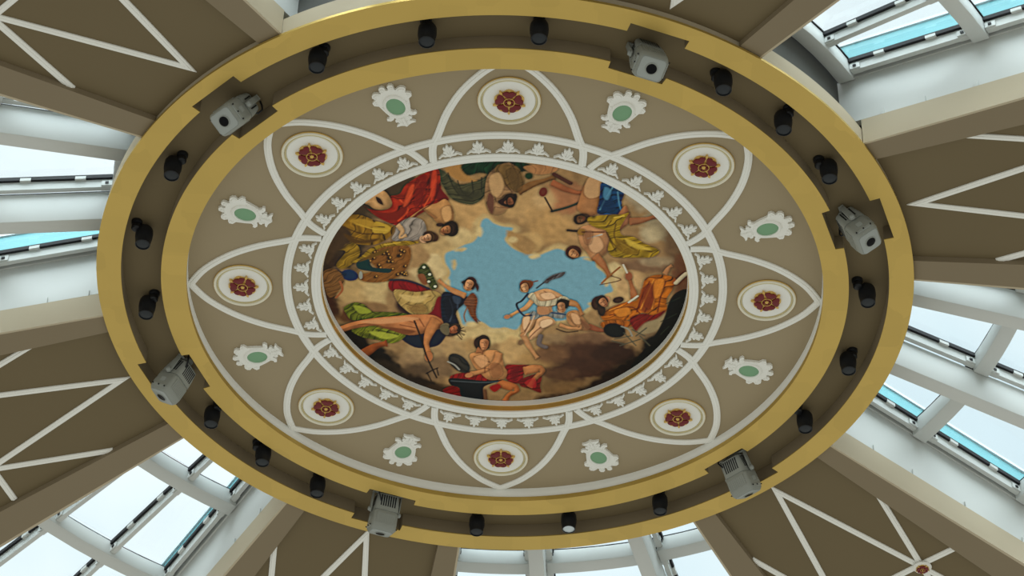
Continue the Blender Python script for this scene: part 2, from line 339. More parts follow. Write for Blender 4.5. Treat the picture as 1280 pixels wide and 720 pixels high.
('P',[-622,-328,-556,-352,-482,-317,-422,-294,-438,-237,-496,-191,-581,-196,-628,-229],(156,116,34),2.8,(20,31,0.55)),
('P',[-488,-317,-434,-289,-453,-253,-501,-260],(186,152,56),4.6,None),
('P',[-659,-210,-581,-205,-552,-162,-565,-109,-615,-54,-645,-75,-606,-151,-655,-158],(160,126,38),2.4,(50,24,0.5)),
('P',[-584,-90,-546,-127,-515,-168,-460,-201,-384,-217,-327,-211,-400,-182,-467,-161,-510,-129,-547,-92],(170,136,42),2.4,(150,24,0.45)),
('P',[-686,-209,-623,-298,-580,-214,-643,-132,-682,-78],(76,56,36),9.2,None),
('P',[-503,-147,-460,-179,-400,-190,-363,-183,-361,-117,-387,-45,-433,2,-495,18,-547,11,-555,-20,-493,-54,-514,-102],(146,96,44),3.7,(40,18,0.25)),
('P',[-485,-148,-487,-144,-491,-142,-494,-144,-496,-148,-494,-152,-490,-154,-487,-152],(60,34,24),1.5,None),
('P',[-482,-153,-483,-150,-486,-148,-488,-149,-488,-153,-488,-156,-485,-157,-483,-156],(188,140,70),1.5,None),
('P',[-460,-141,-462,-137,-465,-135,-469,-136,-470,-140,-469,-145,-465,-146,-462,-145],(60,34,24),1.5,None),
('P',[-457,-145,-458,-142,-460,-141,-463,-142,-463,-145,-462,-148,-460,-150,-458,-148],(188,140,70),1.5,None),
('P',[-513,-98,-515,-94,-518,-92,-522,-94,-523,-98,-522,-102,-518,-104,-515,-102],(60,34,24),1.5,None),
('P',[-510,-103,-511,-100,-513,-98,-516,-100,-516,-103,-515,-106,-513,-107,-511,-106],(188,140,70),1.5,None),
('P',[-379,-38,-381,-34,-384,-32,-388,-34,-390,-38,-388,-42,-384,-44,-381,-42],(60,34,24),1.5,None),
('P',[-376,-43,-377,-40,-379,-38,-382,-39,-382,-43,-382,-46,-379,-47,-377,-46],(188,140,70),1.5,None),
('P',[-402,-132,-404,-128,-407,-126,-411,-128,-412,-132,-411,-136,-407,-138,-404,-136],(60,34,24),1.5,None),
('P',[-399,-137,-400,-134,-402,-132,-405,-134,-405,-137,-404,-140,-402,-141,-400,-140],(188,140,70),1.5,None),
('P',[-438,-122,-440,-118,-444,-116,-447,-118,-449,-122,-447,-126,-443,-127,-440,-126],(60,34,24),1.5,None),
('P',[-436,-126,-436,-123,-439,-122,-441,-123,-442,-126,-441,-129,-438,-131,-436,-130],(188,140,70),1.5,None),
('P',[-495,-147,-497,-143,-501,-141,-504,-143,-506,-147,-504,-151,-500,-153,-497,-151],(60,34,24),1.5,None),
('P',[-492,-152,-493,-149,-496,-147,-498,-149,-499,-152,-498,-155,-495,-156,-493,-155],(188,140,70),1.5,None),
('P',[-492,-13,-493,-8,-497,-7,-501,-8,-502,-12,-500,-16,-497,-18,-493,-17],(60,34,24),1.5,None),
('P',[-489,-17,-490,-14,-492,-13,-494,-14,-495,-17,-494,-20,-492,-22,-490,-20],(188,140,70),1.5,None),
('P',[-393,-37,-395,-32,-399,-31,-402,-32,-404,-36,-402,-40,-398,-42,-395,-41],(60,34,24),1.5,None),
('P',[-391,-41,-391,-38,-394,-37,-396,-38,-397,-41,-396,-44,-394,-46,-391,-44],(188,140,70),1.5,None),
('P',[-396,-137,-398,-133,-402,-131,-405,-133,-407,-137,-405,-141,-402,-143,-398,-141],(60,34,24),1.5,None),
('P',[-394,-142,-395,-139,-397,-137,-399,-138,-400,-142,-399,-145,-397,-146,-394,-145],(188,140,70),1.5,None),
('P',[-475,-63,-477,-59,-481,-57,-484,-58,-486,-63,-484,-67,-480,-69,-477,-67],(60,34,24),1.5,None),
('P',[-472,-68,-473,-64,-476,-63,-478,-64,-479,-67,-478,-70,-475,-72,-473,-71],(188,140,70),1.5,None),
('P',[-409,-28,-410,-24,-414,-22,-418,-24,-419,-28,-418,-32,-414,-34,-410,-32],(60,34,24),1.5,None),
('P',[-406,-33,-407,-29,-409,-28,-411,-29,-412,-32,-411,-36,-409,-37,-407,-36],(188,140,70),1.5,None),
('P',[-384,-155,-385,-151,-389,-149,-392,-151,-394,-155,-392,-159,-389,-161,-385,-159],(60,34,24),1.5,None),
('P',[-381,-160,-382,-156,-384,-155,-386,-156,-387,-159,-386,-163,-384,-164,-382,-163],(188,140,70),1.5,None),
('P',[-428,-58,-430,-53,-434,-51,-437,-53,-439,-57,-437,-61,-434,-63,-430,-62],(60,34,24),1.5,None),
('P',[-426,-62,-427,-59,-429,-57,-431,-59,-432,-62,-431,-65,-429,-66,-426,-65],(188,140,70),1.5,None),
('P',[-443,-138,-444,-134,-448,-132,-452,-133,-453,-137,-452,-142,-448,-143,-444,-142],(60,34,24),1.5,None),
('P',[-440,-142,-441,-139,-443,-138,-445,-139,-446,-142,-445,-145,-443,-147,-441,-145],(188,140,70),1.5,None),
('P',[-448,-152,-449,-148,-453,-146,-457,-148,-458,-152,-456,-156,-453,-158,-449,-156],(60,34,24),1.5,None),
('P',[-445,-157,-446,-153,-448,-152,-450,-153,-451,-156,-450,-159,-448,-161,-446,-160],(188,140,70),1.5,None),
('P',[-377,-28,-378,-23,-382,-22,-386,-23,-387,-27,-385,-31,-382,-33,-378,-32],(60,34,24),1.5,None),
('P',[-374,-32,-375,-29,-377,-28,-379,-29,-380,-32,-379,-35,-377,-37,-375,-35],(188,140,70),1.5,None),
('P',[-437,-118,-438,-114,-442,-112,-446,-114,-447,-118,-445,-122,-442,-124,-438,-122],(60,34,24),1.5,None),
('P',[-434,-123,-435,-120,-437,-118,-439,-119,-440,-122,-439,-126,-437,-127,-435,-126],(188,140,70),1.5,None),
('P',[-380,-76,-382,-72,-385,-70,-389,-71,-390,-75,-389,-80,-385,-81,-382,-80],(60,34,24),1.5,None),
('P',[-377,-80,-378,-77,-380,-76,-383,-77,-383,-80,-382,-83,-380,-85,-378,-84],(188,140,70),1.5,None),
('P',[-385,-30,-387,-26,-390,-24,-394,-26,-395,-30,-394,-34,-390,-36,-386,-34],(60,34,24),1.5,None),
('P',[-382,-35,-383,-32,-385,-30,-387,-31,-388,-35,-387,-38,-385,-39,-383,-38],(188,140,70),1.5,None),
('P',[-443,-99,-445,-95,-448,-93,-452,-95,-454,-99,-452,-103,-448,-105,-445,-103],(60,34,24),1.5,None),
('P',[-440,-104,-441,-101,-443,-99,-446,-100,-446,-104,-446,-107,-443,-108,-441,-107],(188,140,70),1.5,None),
('P',[-429,-97,-430,-93,-434,-91,-438,-93,-439,-97,-438,-101,-434,-103,-430,-101],(60,34,24),1.5,None),
('P',[-426,-102,-427,-98,-429,-97,-431,-98,-432,-101,-431,-105,-429,-106,-427,-105],(188,140,70),1.5,None),
('P',[-498,-115,-499,-111,-503,-109,-507,-110,-508,-114,-507,-119,-503,-120,-499,-119],(60,34,24),1.5,None),
('P',[-495,-119,-496,-116,-498,-115,-500,-116,-501,-119,-500,-122,-498,-124,-496,-122],(188,140,70),1.5,None),
('P',[-394,-162,-396,-158,-399,-156,-403,-157,-404,-161,-403,-165,-399,-167,-396,-166],(60,34,24),1.5,None),
('P',[-391,-166,-392,-163,-394,-162,-397,-163,-397,-166,-397,-169,-394,-171,-392,-169],(188,140,70),1.5,None),
('P',[-517,-61,-519,-57,-523,-55,-526,-57,-528,-61,-526,-65,-522,-67,-519,-65],(60,34,24),1.5,None),
('P',[-514,-66,-515,-63,-517,-61,-520,-63,-520,-66,-519,-69,-517,-70,-515,-69],(188,140,70),1.5,None),
('P',[-480,-78,-481,-74,-485,-72,-489,-74,-490,-78,-488,-82,-485,-84,-481,-82],(60,34,24),1.5,None),
('P',[-477,-83,-478,-79,-480,-78,-482,-79,-483,-82,-482,-85,-480,-87,-478,-86],(188,140,70),1.5,None),
('P',[-566,-91,-525,-119,-505,-67,-441,-61,-445,-38,-515,-44,-560,-56],(20,58,56),2.1,None),
('P',[-562,-11,-575,8,-600,12,-622,-2,-628,-26,-615,-46,-590,-50,-569,-36],(24,52,84),2.1,None),
('L',[-646,-48,-616,-22],12,(22,46,66),2.1),
('P',[-545,-21,-547,-5,-553,2,-558,-4,-560,-20,-557,-36,-552,-43,-547,-36],(150,150,140),1.8,None),
('P',[-696,-32,-646,-52,-617,9,-638,73,-676,111,-696,49],(140,98,54),4.6,(60,15,0.4)),
('L',[-633,19,-625,64,-651,110],9,(160,100,60),2.1),
('P',[-446,11,-409,1,-360,7,-311,33,-280,58,-342,66,-434,65],(146,26,32),2.4,(10,24,0.3)),
('L',[-439,2,-390,0,-341,16,-292,45],10,(44,46,58),2.1),
('P',[-422,55,-342,66,-280,54,-243,84,-265,149,-299,197,-349,199,-392,159,-419,110],(192,160,96),2.8,(20,28,0.3)),
('P',[-259,94,-237,102,-237,208,-303,202,-278,168],(124,20,32),2.4,None),
('P',[-243,75,-200,64,-144,85,-157,126,-178,155,-187,187,-175,243,-200,267,-240,231],(34,40,56),2.4,(80,18,0.4)),
('P',[-157,117,-126,61,-104,97,-110,170,-103,235,-131,194,-144,149],(134,84,56),3.7,(85,12,0.4)),
('L',[-144,144,-156,191,-150,228],5,(140,96,66),3.8),
('L',[-126,153,-113,198,-94,225],4,(120,78,56),3.8),
('P',[-147,67,-160,58,-179,47,-196,37,-208,31,-218,25,-227,17,-236,7,-245,-5,-250,-14,-260,2,-254,10,-244,20,-234,32,-225,42,-216,53,-204,64,-187,76,-168,87,-155,94],(195,139,93),2.1,'f'),
('P',[-120,4,-118,27,-129,46,-145,50,-157,37,-159,15,-149,-4,-133,-8],(206,154,114),2.1,None),
('P',[-166,-1,-133,-15,-102,15,-105,51,-123,7,-157,13],(72,44,32),2.4,None),
('L',[-145,21,-120,20],4,(120,66,48),3.8),
('P',[-335,-47,-316,-93,-295,-85,-274,-28,-258,30,-280,49,-304,-4],(92,96,54),3.7,(50,12,0.5)),
('P',[-335,-29,-310,-35,-298,18,-317,19],(134,84,52),3.1,None),
('P',[-283,-36,-284,-31,-289,-29,-293,-31,-295,-36,-293,-40,-289,-43,-284,-41],(206,204,180),1.5,None),
('P',[-286,4,-288,9,-292,11,-296,10,-298,5,-296,0,-292,-2,-288,0],(206,204,180),1.5,None),
('P',[-304,-75,-306,-71,-310,-68,-314,-70,-316,-75,-314,-80,-310,-82,-306,-80],(206,204,180),1.5,None),
('P',[-262,30,-263,35,-268,38,-272,36,-274,31,-272,26,-268,24,-263,26],(206,204,180),1.5,None),
('P',[-622,164,-581,135,-541,147,-517,183,-467,185,-405,187,-374,200,-468,218,-531,230,-593,237,-617,196],(112,118,34),2.4,(40,18,0.6)),
('P',[-407,323,-313,300,-219,268,-244,354,-282,384,-351,387],(30,38,52),3.7,None),
('P',[-595,293,-500,261,-432,277,-382,312,-433,367,-496,350,-558,334],(132,136,40),2.4,(20,21,0.55)),
('P',[-689,293,-641,276,-594,251,-515,224,-421,207,-343,194,-275,196,-240,227,-244,264,-294,295,-369,317,-432,286,-500,266,-588,288,-646,314],(190,126,80),2.4,'f'),
('P',[-552,465,-536,451,-515,428,-498,406,-483,393,-467,387,-456,386,-461,350,-471,357,-488,364,-508,371,-531,385,-555,405,-570,423],(146,80,40),2.1,'f'),
('P',[-278,209,-287,226,-298,254,-307,283,-312,312,-314,339,-315,366,-313,394,-310,421,-308,439,-281,426,-286,410,-291,387,-293,365,-289,346,-282,325,-274,305,-264,282,-254,257,-247,237],(186,125,77),2.1,'f'),
('P',[-279,441,-284,462,-295,471,-306,463,-311,443,-306,422,-295,413,-283,421],(176,114,72),2.1,None),
('L',[-406,220,-344,245],6,(150,92,56),3.8),
('L',[-500,242,-437,240],5,(150,92,56),3.8),
('P',[-178,282,-184,303,-203,316,-224,315,-234,299,-228,279,-209,266,-189,267],(84,62,44),2.1,None),
('P',[-176,280,-184,290,-198,289,-209,278,-211,263,-203,253,-189,254,-178,265],(188,116,78),2.1,None),
('L',[-184,304,-165,332],4,(70,46,30),3.8),
('L',[-175,280,-150,288],4,(70,46,30),3.8),
('L',[-178,294,-156,308],4,(70,46,30),3.8),
('P',[-214,249,-216,264,-227,277,-241,279,-249,269,-247,254,-235,242,-222,240],(120,106,78),2.1,None),
('L',[-350,231,-322,343,-304,438,-264,567],7,(44,26,24),2.1),
('L',[-305,544,-283,524,-260,508],6,(40,26,24),3.8),
('L',[-302,539,-286,587],5,(40,26,24),3.8),
('L',[-263,513,-257,552],5,(40,26,24),3.8),
('P',[-209,555,-149,528,-85,530,-46,577,-123,595,-193,593],(150,28,28),2.4,(10,21,0.4)),
('P',[10,482,61,475,105,478,84,522,76,581,37,588,11,555],(156,28,32),2.4,(60,18,0.5)),
('P',[75,562,126,530,155,539,150,598,154,642,109,619,70,601],(128,20,26),2.4,(70,18,0.4)),
('P',[-133,425,-105,405,-73,394,-29,392,-7,420,4,487,17,520,5,565,-52,572,-85,539,-117,487],(196,142,94),2.4,'f'),
('P',[-29,402,-32,415,-35,432,-39,449,-46,465,-56,483,-69,499,-90,511,-114,521,-132,527,-127,556,-110,546,-85,534,-62,520,-45,505,-30,489,-17,470,-9,447,-5,425,-4,410],(193,136,89),2.1,'f'),
('P',[-120,542,-123,553,-134,561,-146,560,-151,551,-148,540,-138,532,-126,533],(186,126,84),2.1,None),
('L',[-114,434,-54,465],4,(98,60,38),3.8),
('P',[-68,351,-75,378,-92,390,-110,380,-118,353,-111,326,-93,314,-75,325],(74,50,34),2.1,None),
('P',[-55,355,-60,377,-74,387,-87,378,-93,357,-87,335,-74,325,-61,334],(196,136,94),2.1,None),
('P',[-109,407,-101,411,-89,410,-82,416,-77,392,-85,390,-94,379,-101,375],(176,117,75),2.1,'f'),
('L',[-90,324,-65,323],8,(64,42,30),2.1),
('L',[-80,380,-58,379],5,(96,60,42),3.8),
('P',[88,534,99,531,114,525,127,521,138,518,147,517,145,504,143,510,131,530,119,551,111,571,103,589,98,602,118,617,122,604,127,586,133,568,145,549,159,529,168,505,155,478,139,473,123,472,106,476,90,484,79,491],(180,121,75),2.1,'f'),
('P',[-23,613,-9,619,10,626,27,632,39,636,47,636,46,622,44,625,32,638,20,653,11,669,5,685,0,695,20,711,23,700,27,685,32,672,42,661,57,649,69,631,61,601,49,591,35,584,18,577,-3,571,-17,568],(176,106,58),2.1,'f'),
('P',[-52,616,-20,595,-7,614,-32,645],(150,30,26),2.4,None),
('P',[-134,521,-158,533,-192,510,-215,468,-214,430,-190,418,-157,440,-133,483],(58,54,48),2.8,(130,24,0.4)),
('L',[-219,468,-193,486,-174,514],6,(168,166,158),3.8),
('P',[-241,644,-203,613,-171,631,-167,681,-212,673],(136,22,22),3.1,(60,15,0.4)),
('P',[-212,569,-139,571,-75,578,-1,570,-59,602,-78,627,-74,692,-161,681,-174,627,-209,608],(26,30,34),2.1,None),
('L',[-206,584,-91,589,-20,581],6,(76,82,86),3.8),
('L',[-71,637,-67,691],15,(110,74,50),2.1),
('P',[77,181,117,170,142,192,119,244,94,283,79,307,66,275],(196,150,108),2.4,'f'),
('P',[90,70,150,27,200,43,235,82,214,111,184,130,188,176,130,183,128,128,106,92],(204,160,120),2.4,'f'),
('P',[90,70,111,51,133,96,183,89,225,65,250,82,279,99,264,122,230,105,184,121,141,128,112,106],(214,198,166),2.1,(20,15,0.3)),
('P',[98,171,116,156,142,174,209,152,238,165,229,193,186,190,142,192,105,208],(150,150,146),2.4,(10,15,0.35)),
('L',[185,162,235,170],9,(72,84,104),2.1),
('P',[130,202,161,182,192,199,199,227,163,252,129,305,105,325,98,292,119,249],(210,166,126),2.1,'f'),
('P',[63,297,68,313,77,336,87,358,96,375,106,391,114,406,121,420,126,432,129,441,142,425,138,418,131,408,125,394,118,378,112,359,105,340,98,318,89,296,82,280],(186,138,95),2.1,'f'),
('L',[145,299,140,347,166,365],21,(112,98,94),2.1),
('P',[79,334,78,345,71,354,62,355,56,348,57,336,64,327,73,326],(130,100,70),2.1,None),
('P',[98,89,92,100,84,115,76,129,68,138,57,147,46,156,36,166,26,174,20,180,28,196,33,189,42,179,51,171,62,165,75,159,88,150,99,134,108,117,113,105],(195,147,103),2.1,'f'),
('P',[24,189,21,199,13,205,4,204,-1,197,2,187,10,181,19,182],(186,128,96),2.1,None),
('L',[122,24,149,-9],6,(50,48,52),3.8),
('P',[149,-14,179,-51,227,-71,215,-43,179,-24,162,-5],(104,104,108),2.1,(20,12,0.4)),
('L',[161,-23,197,-52],6,(56,50,52),3.8),
('L',[89,57,66,99,47,118,57,154,80,185,105,180],9,(56,66,84),2.1),
('P',[108,-6,106,14,91,30,74,33,62,20,65,0,79,-16,97,-19],(126,78,44),2.1,None),
('P',[88,26,86,41,76,50,65,47,58,35,61,19,71,10,82,13],(206,160,120),2.1,None),
('L',[100,-7,124,-17],6,(120,70,40),3.8),
('P',[247,155,284,145,310,190,337,230,369,252,307,260,262,234,242,192],(186,138,96),2.4,'f'),
('P',[247,173,255,189,268,210,279,228,288,240,293,245,296,237,289,240,272,241,257,240,243,235,230,227,220,221,216,240,226,245,240,251,255,256,272,258,290,258,303,255,307,234,301,221,293,209,283,191,270,170,260,155],(190,139,95),2.1,'f'),
('P',[328,248,341,256,361,264,381,267,398,266,415,265,426,265,424,244,413,247,398,249,382,246,365,237,347,227,333,222],(150,88,59),2.1,'f'),
('P',[257,108,249,123,229,128,209,120,202,103,210,88,230,83,250,91],(58,40,28),2.1,None),
('P',[238,137,234,154,222,161,210,155,204,139,209,122,221,115,233,121],(206,158,122),2.1,None),
('L',[206,255,244,272,288,265],6,(70,46,30),3.8),
('P',[249,116,257,120,268,123,277,126,285,139,292,160,296,176,310,166,304,152,297,129,288,108,276,93,262,86,253,84],(171,123,82),2.1,'f'),
('P',[377,159,416,121,461,91,506,80,525,29,533,-39,568,-67,611,-69,652,-48,641,11,623,66,627,139,576,164,532,148,481,192,423,208,385,196],(194,112,28),2.4,(60,31,0.5)),
('P',[527,16,564,-31,587,31,562,133,525,134],(150,74,26),9.2,None),
('P',[379,210,435,194,513,204,499,228,437,235,387,242],(182,104,30),2.4,(10,18,0.4)),
('P',[490,177,541,152,576,160,623,130,602,177,554,207,522,255,499,228],(136,38,28),2.4,(30,15,0.4)),
('P',[512,63,511,51,507,33,500,13,491,-11,484,-39,480,-59,463,-49,470,-31,477,-4,481,21,482,41,484,58,487,70],(169,112,72),2.1,'f'),
('P',[485,-59,482,-43,472,-36,462,-42,458,-58,461,-74,470,-81,480,-75],(150,92,62),2.1,None),
('L',[464,-76,447,-120],7,(200,192,176),2.1),
('L',[511,53,479,90],9,(200,196,180),2.1),
('P',[381,117,366,138,347,136,335,113,337,83,352,62,371,64,383,87],(68,46,32),2.1,None),
('P',[403,66,405,85,396,103,381,112,369,104,367,86,377,67,391,59],(196,140,102),2.1,None),
('P',[392,140,388,163,378,173,366,164,361,141,364,118,375,109,386,117],(60,42,30),2.1,None),
('P',[459,72,455,86,441,96,426,96,417,85,421,70,435,61,451,61],(70,48,34),2.1,None),
('P',[616,-67,620,-76,624,-91,626,-103,629,-110,632,-113,636,-115,628,-131,626,-127,621,-122,615,-115,608,-104,602,-90,600,-79],(178,128,88),2.1,'f'),
('L',[653,-26,675,-62,689,-81],18,(194,180,152),2.1),
('P',[519,265,547,207,595,178,636,130,622,209,579,262],(160,142,108),7.6,None),
('P',[633,84,657,28,702,8,714,90,690,192,636,326,566,424,505,465,581,304,620,176],(17,19,16),3.7,None),
('P',[475,264,460,291,428,296,398,277,388,245,403,218,434,213,464,232],(24,26,24),2.4,None),
('L',[458,230,487,247,502,284],6,(150,148,138),3.8),
('L',[434,306,495,284],5,(86,82,66),3.8),
('L',[458,343,534,302],5,(86,82,66),3.8),
('L',[469,267,520,340],5,(86,82,66),3.8),
('L',[533,283,574,338],5,(86,82,66),3.8),
('L',[425,316,473,333],5,(86,82,66),3.8),
('L',[500,247,552,282],5,(86,82,66),3.8),
('L',[555,235,517,284],5,(86,82,66),3.8),
('L',[621,94,674,55],3,(44,52,40),3.8),
('L',[609,196,668,147],3,(44,52,40),3.8),
('L',[613,270,642,222],3,(44,52,40),3.8),
('L',[-259,-582,-307,-497,-361,-428],5,(96,24,18),3.8),
('L',[-283,-556,-337,-458,-397,-384],5,(96,24,18),3.8),
('L',[-248,-516,-272,-431,-313,-388],5,(96,24,18),3.8),
('L',[-348,-479,-382,-410],5,(96,24,18),3.8),
('L',[-318,-538,-348,-479,-373,-427],4,(214,92,48),3.8),
('L',[-265,-549,-283,-465,-307,-405],4,(214,92,48),3.8),
('L',[552,-30,527,61,513,144],5,(112,46,20),3.8),
('L',[582,-41,564,59,544,143],5,(112,46,20),3.8),
('L',[613,-33,600,49,593,141],5,(112,46,20),3.8),
('L',[432,129,493,117,526,153],5,(112,46,20),3.8),
('L',[409,167,463,146],5,(112,46,20),3.8),
('L',[567,-40,545,51,527,125],4,(224,148,58),3.8),
('L',[601,-41,581,41,570,123],4,(224,148,58),3.8),
('L',[407,139,455,110],4,(224,148,58),3.8),
('L',[-577,-317,-518,-294,-458,-288],5,(84,56,18),3.8),
('L',[-608,-282,-543,-250,-465,-253],5,(84,56,18),3.8),
('L',[-604,-239,-535,-215],5,(84,56,18),3.8),
('L',[-560,-301,-500,-277,-447,-271],4,(206,172,74),3.8),
('L',[-460,-192,-399,-208],4,(206,172,74),3.8),
('L',[15,-634,40,-569,35,-511],4,(84,60,38),3.8),
('L',[-37,-607,-6,-534,18,-493],4,(84,60,38),3.8),
('L',[-53,-507,-40,-441],4,(84,60,38),3.8),
('L',[99,226,82,274],4,(122,78,52),3.8),
('L',[180,214,132,262,101,311],4,(122,78,52),3.8),
('L',[141,132,166,159],4,(122,78,52),3.8),
('L',[117,184,100,245,82,297],4,(224,184,146),3.8),
('L',[180,204,137,243],4,(228,190,152),3.8),
('L',[151,40,182,66,207,74],4,(150,104,74),3.8),
('L',[147,141,178,149],3,(150,104,74),3.8),
('L',[-92,452,-54,460],3,(120,74,46),3.8),
('L',[-79,500,-40,508],3,(120,74,46),3.8),
('L',[-73,423,-72,529],3,(120,74,46),3.8),
('L',[-569,264,-468,241],4,(128,74,42),3.8),
('L',[-406,257,-344,273],4,(128,74,42),3.8),
('L',[-331,217,-312,263],4,(128,74,42),3.8),
('L',[-591,163,-542,179],4,(60,62,18),3.8),
('L',[-560,152,-499,196],4,(60,62,18),3.8),
('L',[-532,300,-439,324],4,(60,62,18),3.8),
('L',[-501,289,-413,314],4,(60,62,18),3.8),
('L',[-388,90,-342,107,-286,86],4,(126,98,52),3.8),
('L',[-380,136,-330,152],4,(126,98,52),3.8),
('L',[-355,171,-312,170],4,(126,98,52),3.8),
('L',[-212,101,-200,165,-212,230],4,(70,82,98),3.8),
('L',[-181,100,-181,155],4,(70,82,98),3.8),
('L',[443,-255,499,-214,552,-194],4,(92,68,20),3.8),
('L',[389,-253,416,-193],4,(92,68,20),3.8),
('L',[390,-356,374,-322],4,(92,68,20),3.8),
('L',[432,-238,482,-200],4,(222,190,84),3.8),
('L',[401,-374,437,-384],4,(222,190,84),3.8),
('L',[-218,-583,-201,-518,-177,-469],4,(48,46,34),3.8),
('L',[-183,-544,-165,-486,-129,-454],4,(48,46,34),3.8),
('L',[-130,-546,-124,-479],4,(48,46,34),3.8),
('L',[-95,-564,-94,-489],4,(48,46,34),3.8),
('P',[26,-479,23,-464,11,-452,-4,-449,-13,-457,-10,-471,2,-483,17,-486],(52,34,24),3.1,None),
('P',[-184,-316,-187,-295,-203,-278,-223,-275,-235,-288,-232,-309,-215,-326,-196,-329],(52,34,24),3.1,None),
('L',[-22,-416,2,-409,22,-418],5,(136,92,62),3.8),
('P',[-224,-314,-205,-313,-195,-293,-200,-267,-217,-256,-232,-258,-231,-283,-238,-305],(58,38,28),2.1,None),
('P',[-215,-306,-208,-289,-211,-269,-226,-265,-241,-270,-245,-278,-243,-288,-231,-301],(176,122,80),1.8,'f'),
('P',[-214,-284,-212,-269,-228,-264,-243,-273,-228,-277],(137,87,52),2.4,None),
('L',[-222,-298,-221,-289],3,(96,61,36),1.5),
('L',[-220,-281,-219,-272],3,(96,61,36),1.5),
('L',[-222,-284,-230,-281],2,(96,61,36),1.5),
('L',[-236,-287,-235,-274],3,(120,50,40),1.5),
('P',[-297,-265,-280,-267,-270,-249,-273,-225,-288,-213,-302,-212,-302,-236,-310,-256],(88,62,36),2.1,None),
('P',[-289,-259,-281,-245,-283,-226,-297,-220,-311,-223,-316,-230,-314,-239,-303,-253],(204,160,124),1.8,'f'),
('P',[-287,-239,-284,-225,-299,-219,-314,-225,-299,-231],(159,115,81),2.4,None),
('L',[-295,-251,-294,-243],3,(112,80,55),1.5),
('L',[-293,-236,-291,-228],3,(112,80,55),1.5),
('L',[-295,-238,-302,-234],2,(112,80,55),1.5),
('L',[-308,-239,-306,-228],3,(120,50,40),1.5),
('P',[243,-149,228,-168,228,-195,244,-213,263,-206,275,-189,263,-169,258,-143],(84,48,30),2.1,None),
('P',[239,-164,240,-186,252,-200,267,-188,277,-169,277,-158,271,-152,254,-152],(200,148,104),1.8,'f'),
('P',[248,-184,253,-199,269,-187,278,-164,263,-177],(156,106,68),2.4,None),
('L',[249,-164,252,-173],3,(110,74,46),1.5),
('L',[254,-180,258,-189],3,(110,74,46),1.5),
('L',[255,-176,263,-171],2,(110,74,46),1.5),
('L',[266,-159,270,-171],3,(120,50,40),1.5),
('P',[363,110,353,85,360,61,377,53,393,69,400,90,385,102,375,124],(62,44,32),2.1,None),
('P',[363,95,369,75,382,68,393,86,398,108,395,118,388,121,374,113],(194,138,100),1.8,'f'),
('P',[375,80,383,69,395,89,398,113,387,95],(151,99,66),2.4,None),
('L',[371,99,376,93],3,(106,69,45),1.5),
('L',[380,87,385,81],3,(106,69,45),1.5),
('L',[379,92,386,100],2,(106,69,45),1.5),
('L',[386,112,392,103],3,(120,50,40),1.5),
('P',[-154,-3,-141,-26,-122,-27,-109,-6,-113,23,-124,43,-138,26,-157,21],(70,44,32),2.1,None),
('P',[-145,-10,-130,-10,-119,6,-127,29,-140,45,-147,46,-152,37,-153,13],(206,154,114),1.8,'f'),
('P',[-131,1,-120,8,-128,33,-143,47,-135,24],(160,110,75),2.4,None),
('L',[-145,4,-138,8],3,(113,77,51),1.5),
('L',[-133,11,-127,15],3,(113,77,51),1.5),
('L',[-136,12,-139,24],2,(113,77,51),1.5),
('L',[-147,29,-138,35],3,(120,50,40),1.5),
('P',[-200,245,-181,241,-168,259,-169,288,-185,305,-201,307,-203,280,-213,258],(72,54,40),2.1,None),
('P',[-190,251,-180,267,-181,289,-196,298,-212,296,-217,288,-216,277,-205,260],(178,112,76),1.8,'f'),
('P',[-186,273,-182,289,-198,299,-215,294,-199,286],(138,80,50),2.4,None),
('L',[-196,261,-194,271],3,(97,56,34),1.5),
('L',[-192,278,-190,288],3,(97,56,34),1.5),
('L',[-195,276,-202,282],2,(97,56,34),1.5),
('L',[-210,277,-206,290],3,(120,50,40),1.5),
('P',[-104,346,-97,314,-78,302,-58,317,-54,351,-60,378,-81,368,-102,374],(66,44,30),2.1,None),
('P',[-91,334,-75,326,-59,337,-61,366,-70,390,-78,396,-86,389,-93,363],(196,138,96),1.8,'f'),
('P',[-73,338,-59,339,-61,370,-73,394,-71,365],(152,99,63),2.4,None),
('L',[-87,349,-79,349],3,(107,69,43),1.5),
('L',[-72,350,-65,351],3,(107,69,43),1.5),
('L',[-76,353,-75,368],2,(107,69,43),1.5),
('L',[-82,378,-72,379],3,(120,50,40),1.5),
('P',[60,26,57,0,69,-18,86,-17,97,4,98,26,82,29,68,43],(116,72,42),2.1,None),
('P',[61,14,71,0,84,0,90,21,89,43,84,50,77,49,66,35],(206,160,120),1.8,'f'),
('P',[75,7,84,2,90,24,87,47,82,26],(160,115,79),2.4,None),
('L',[67,22,73,19],3,(113,80,54),1.5),
('L',[78,16,83,13],3,(113,80,54),1.5),
('L',[76,19,80,30],2,(113,80,54),1.5),
('L',[77,40,85,35],3,(120,50,40),1.5),
('P',[204,124,204,97,217,81,235,87,244,112,243,134,225,133,210,144],(54,38,28),2.1,None),
('P',[205,112,216,101,230,105,234,127,230,149,225,156,218,153,208,135],(200,150,112),1.8,'f'),
('P',[220,109,230,106,234,131,228,153,225,130],(156,108,73),2.4,None),
('L',[210,122,217,121],3,(110,75,50),1.5),
('L',[222,119,228,117],3,(110,75,50),1.5),
('L',[220,122,222,133],2,(110,75,50),1.5),
('L',[218,143,227,141],3,(120,50,40),1.5),
('P',[277,-333,260,-334,250,-353,253,-376,269,-386,283,-385,282,-362,290,-341],(64,44,32),2.1,None),
('P',[269,-340,262,-356,264,-374,278,-378,291,-373,296,-366,294,-357,283,-345],(120,84,56),1.8,'f'),
('P',[267,-360,265,-374,280,-379,294,-371,280,-367],(93,60,36),2.4,None),
('L',[275,-348,274,-356],3,(66,42,25),1.5),
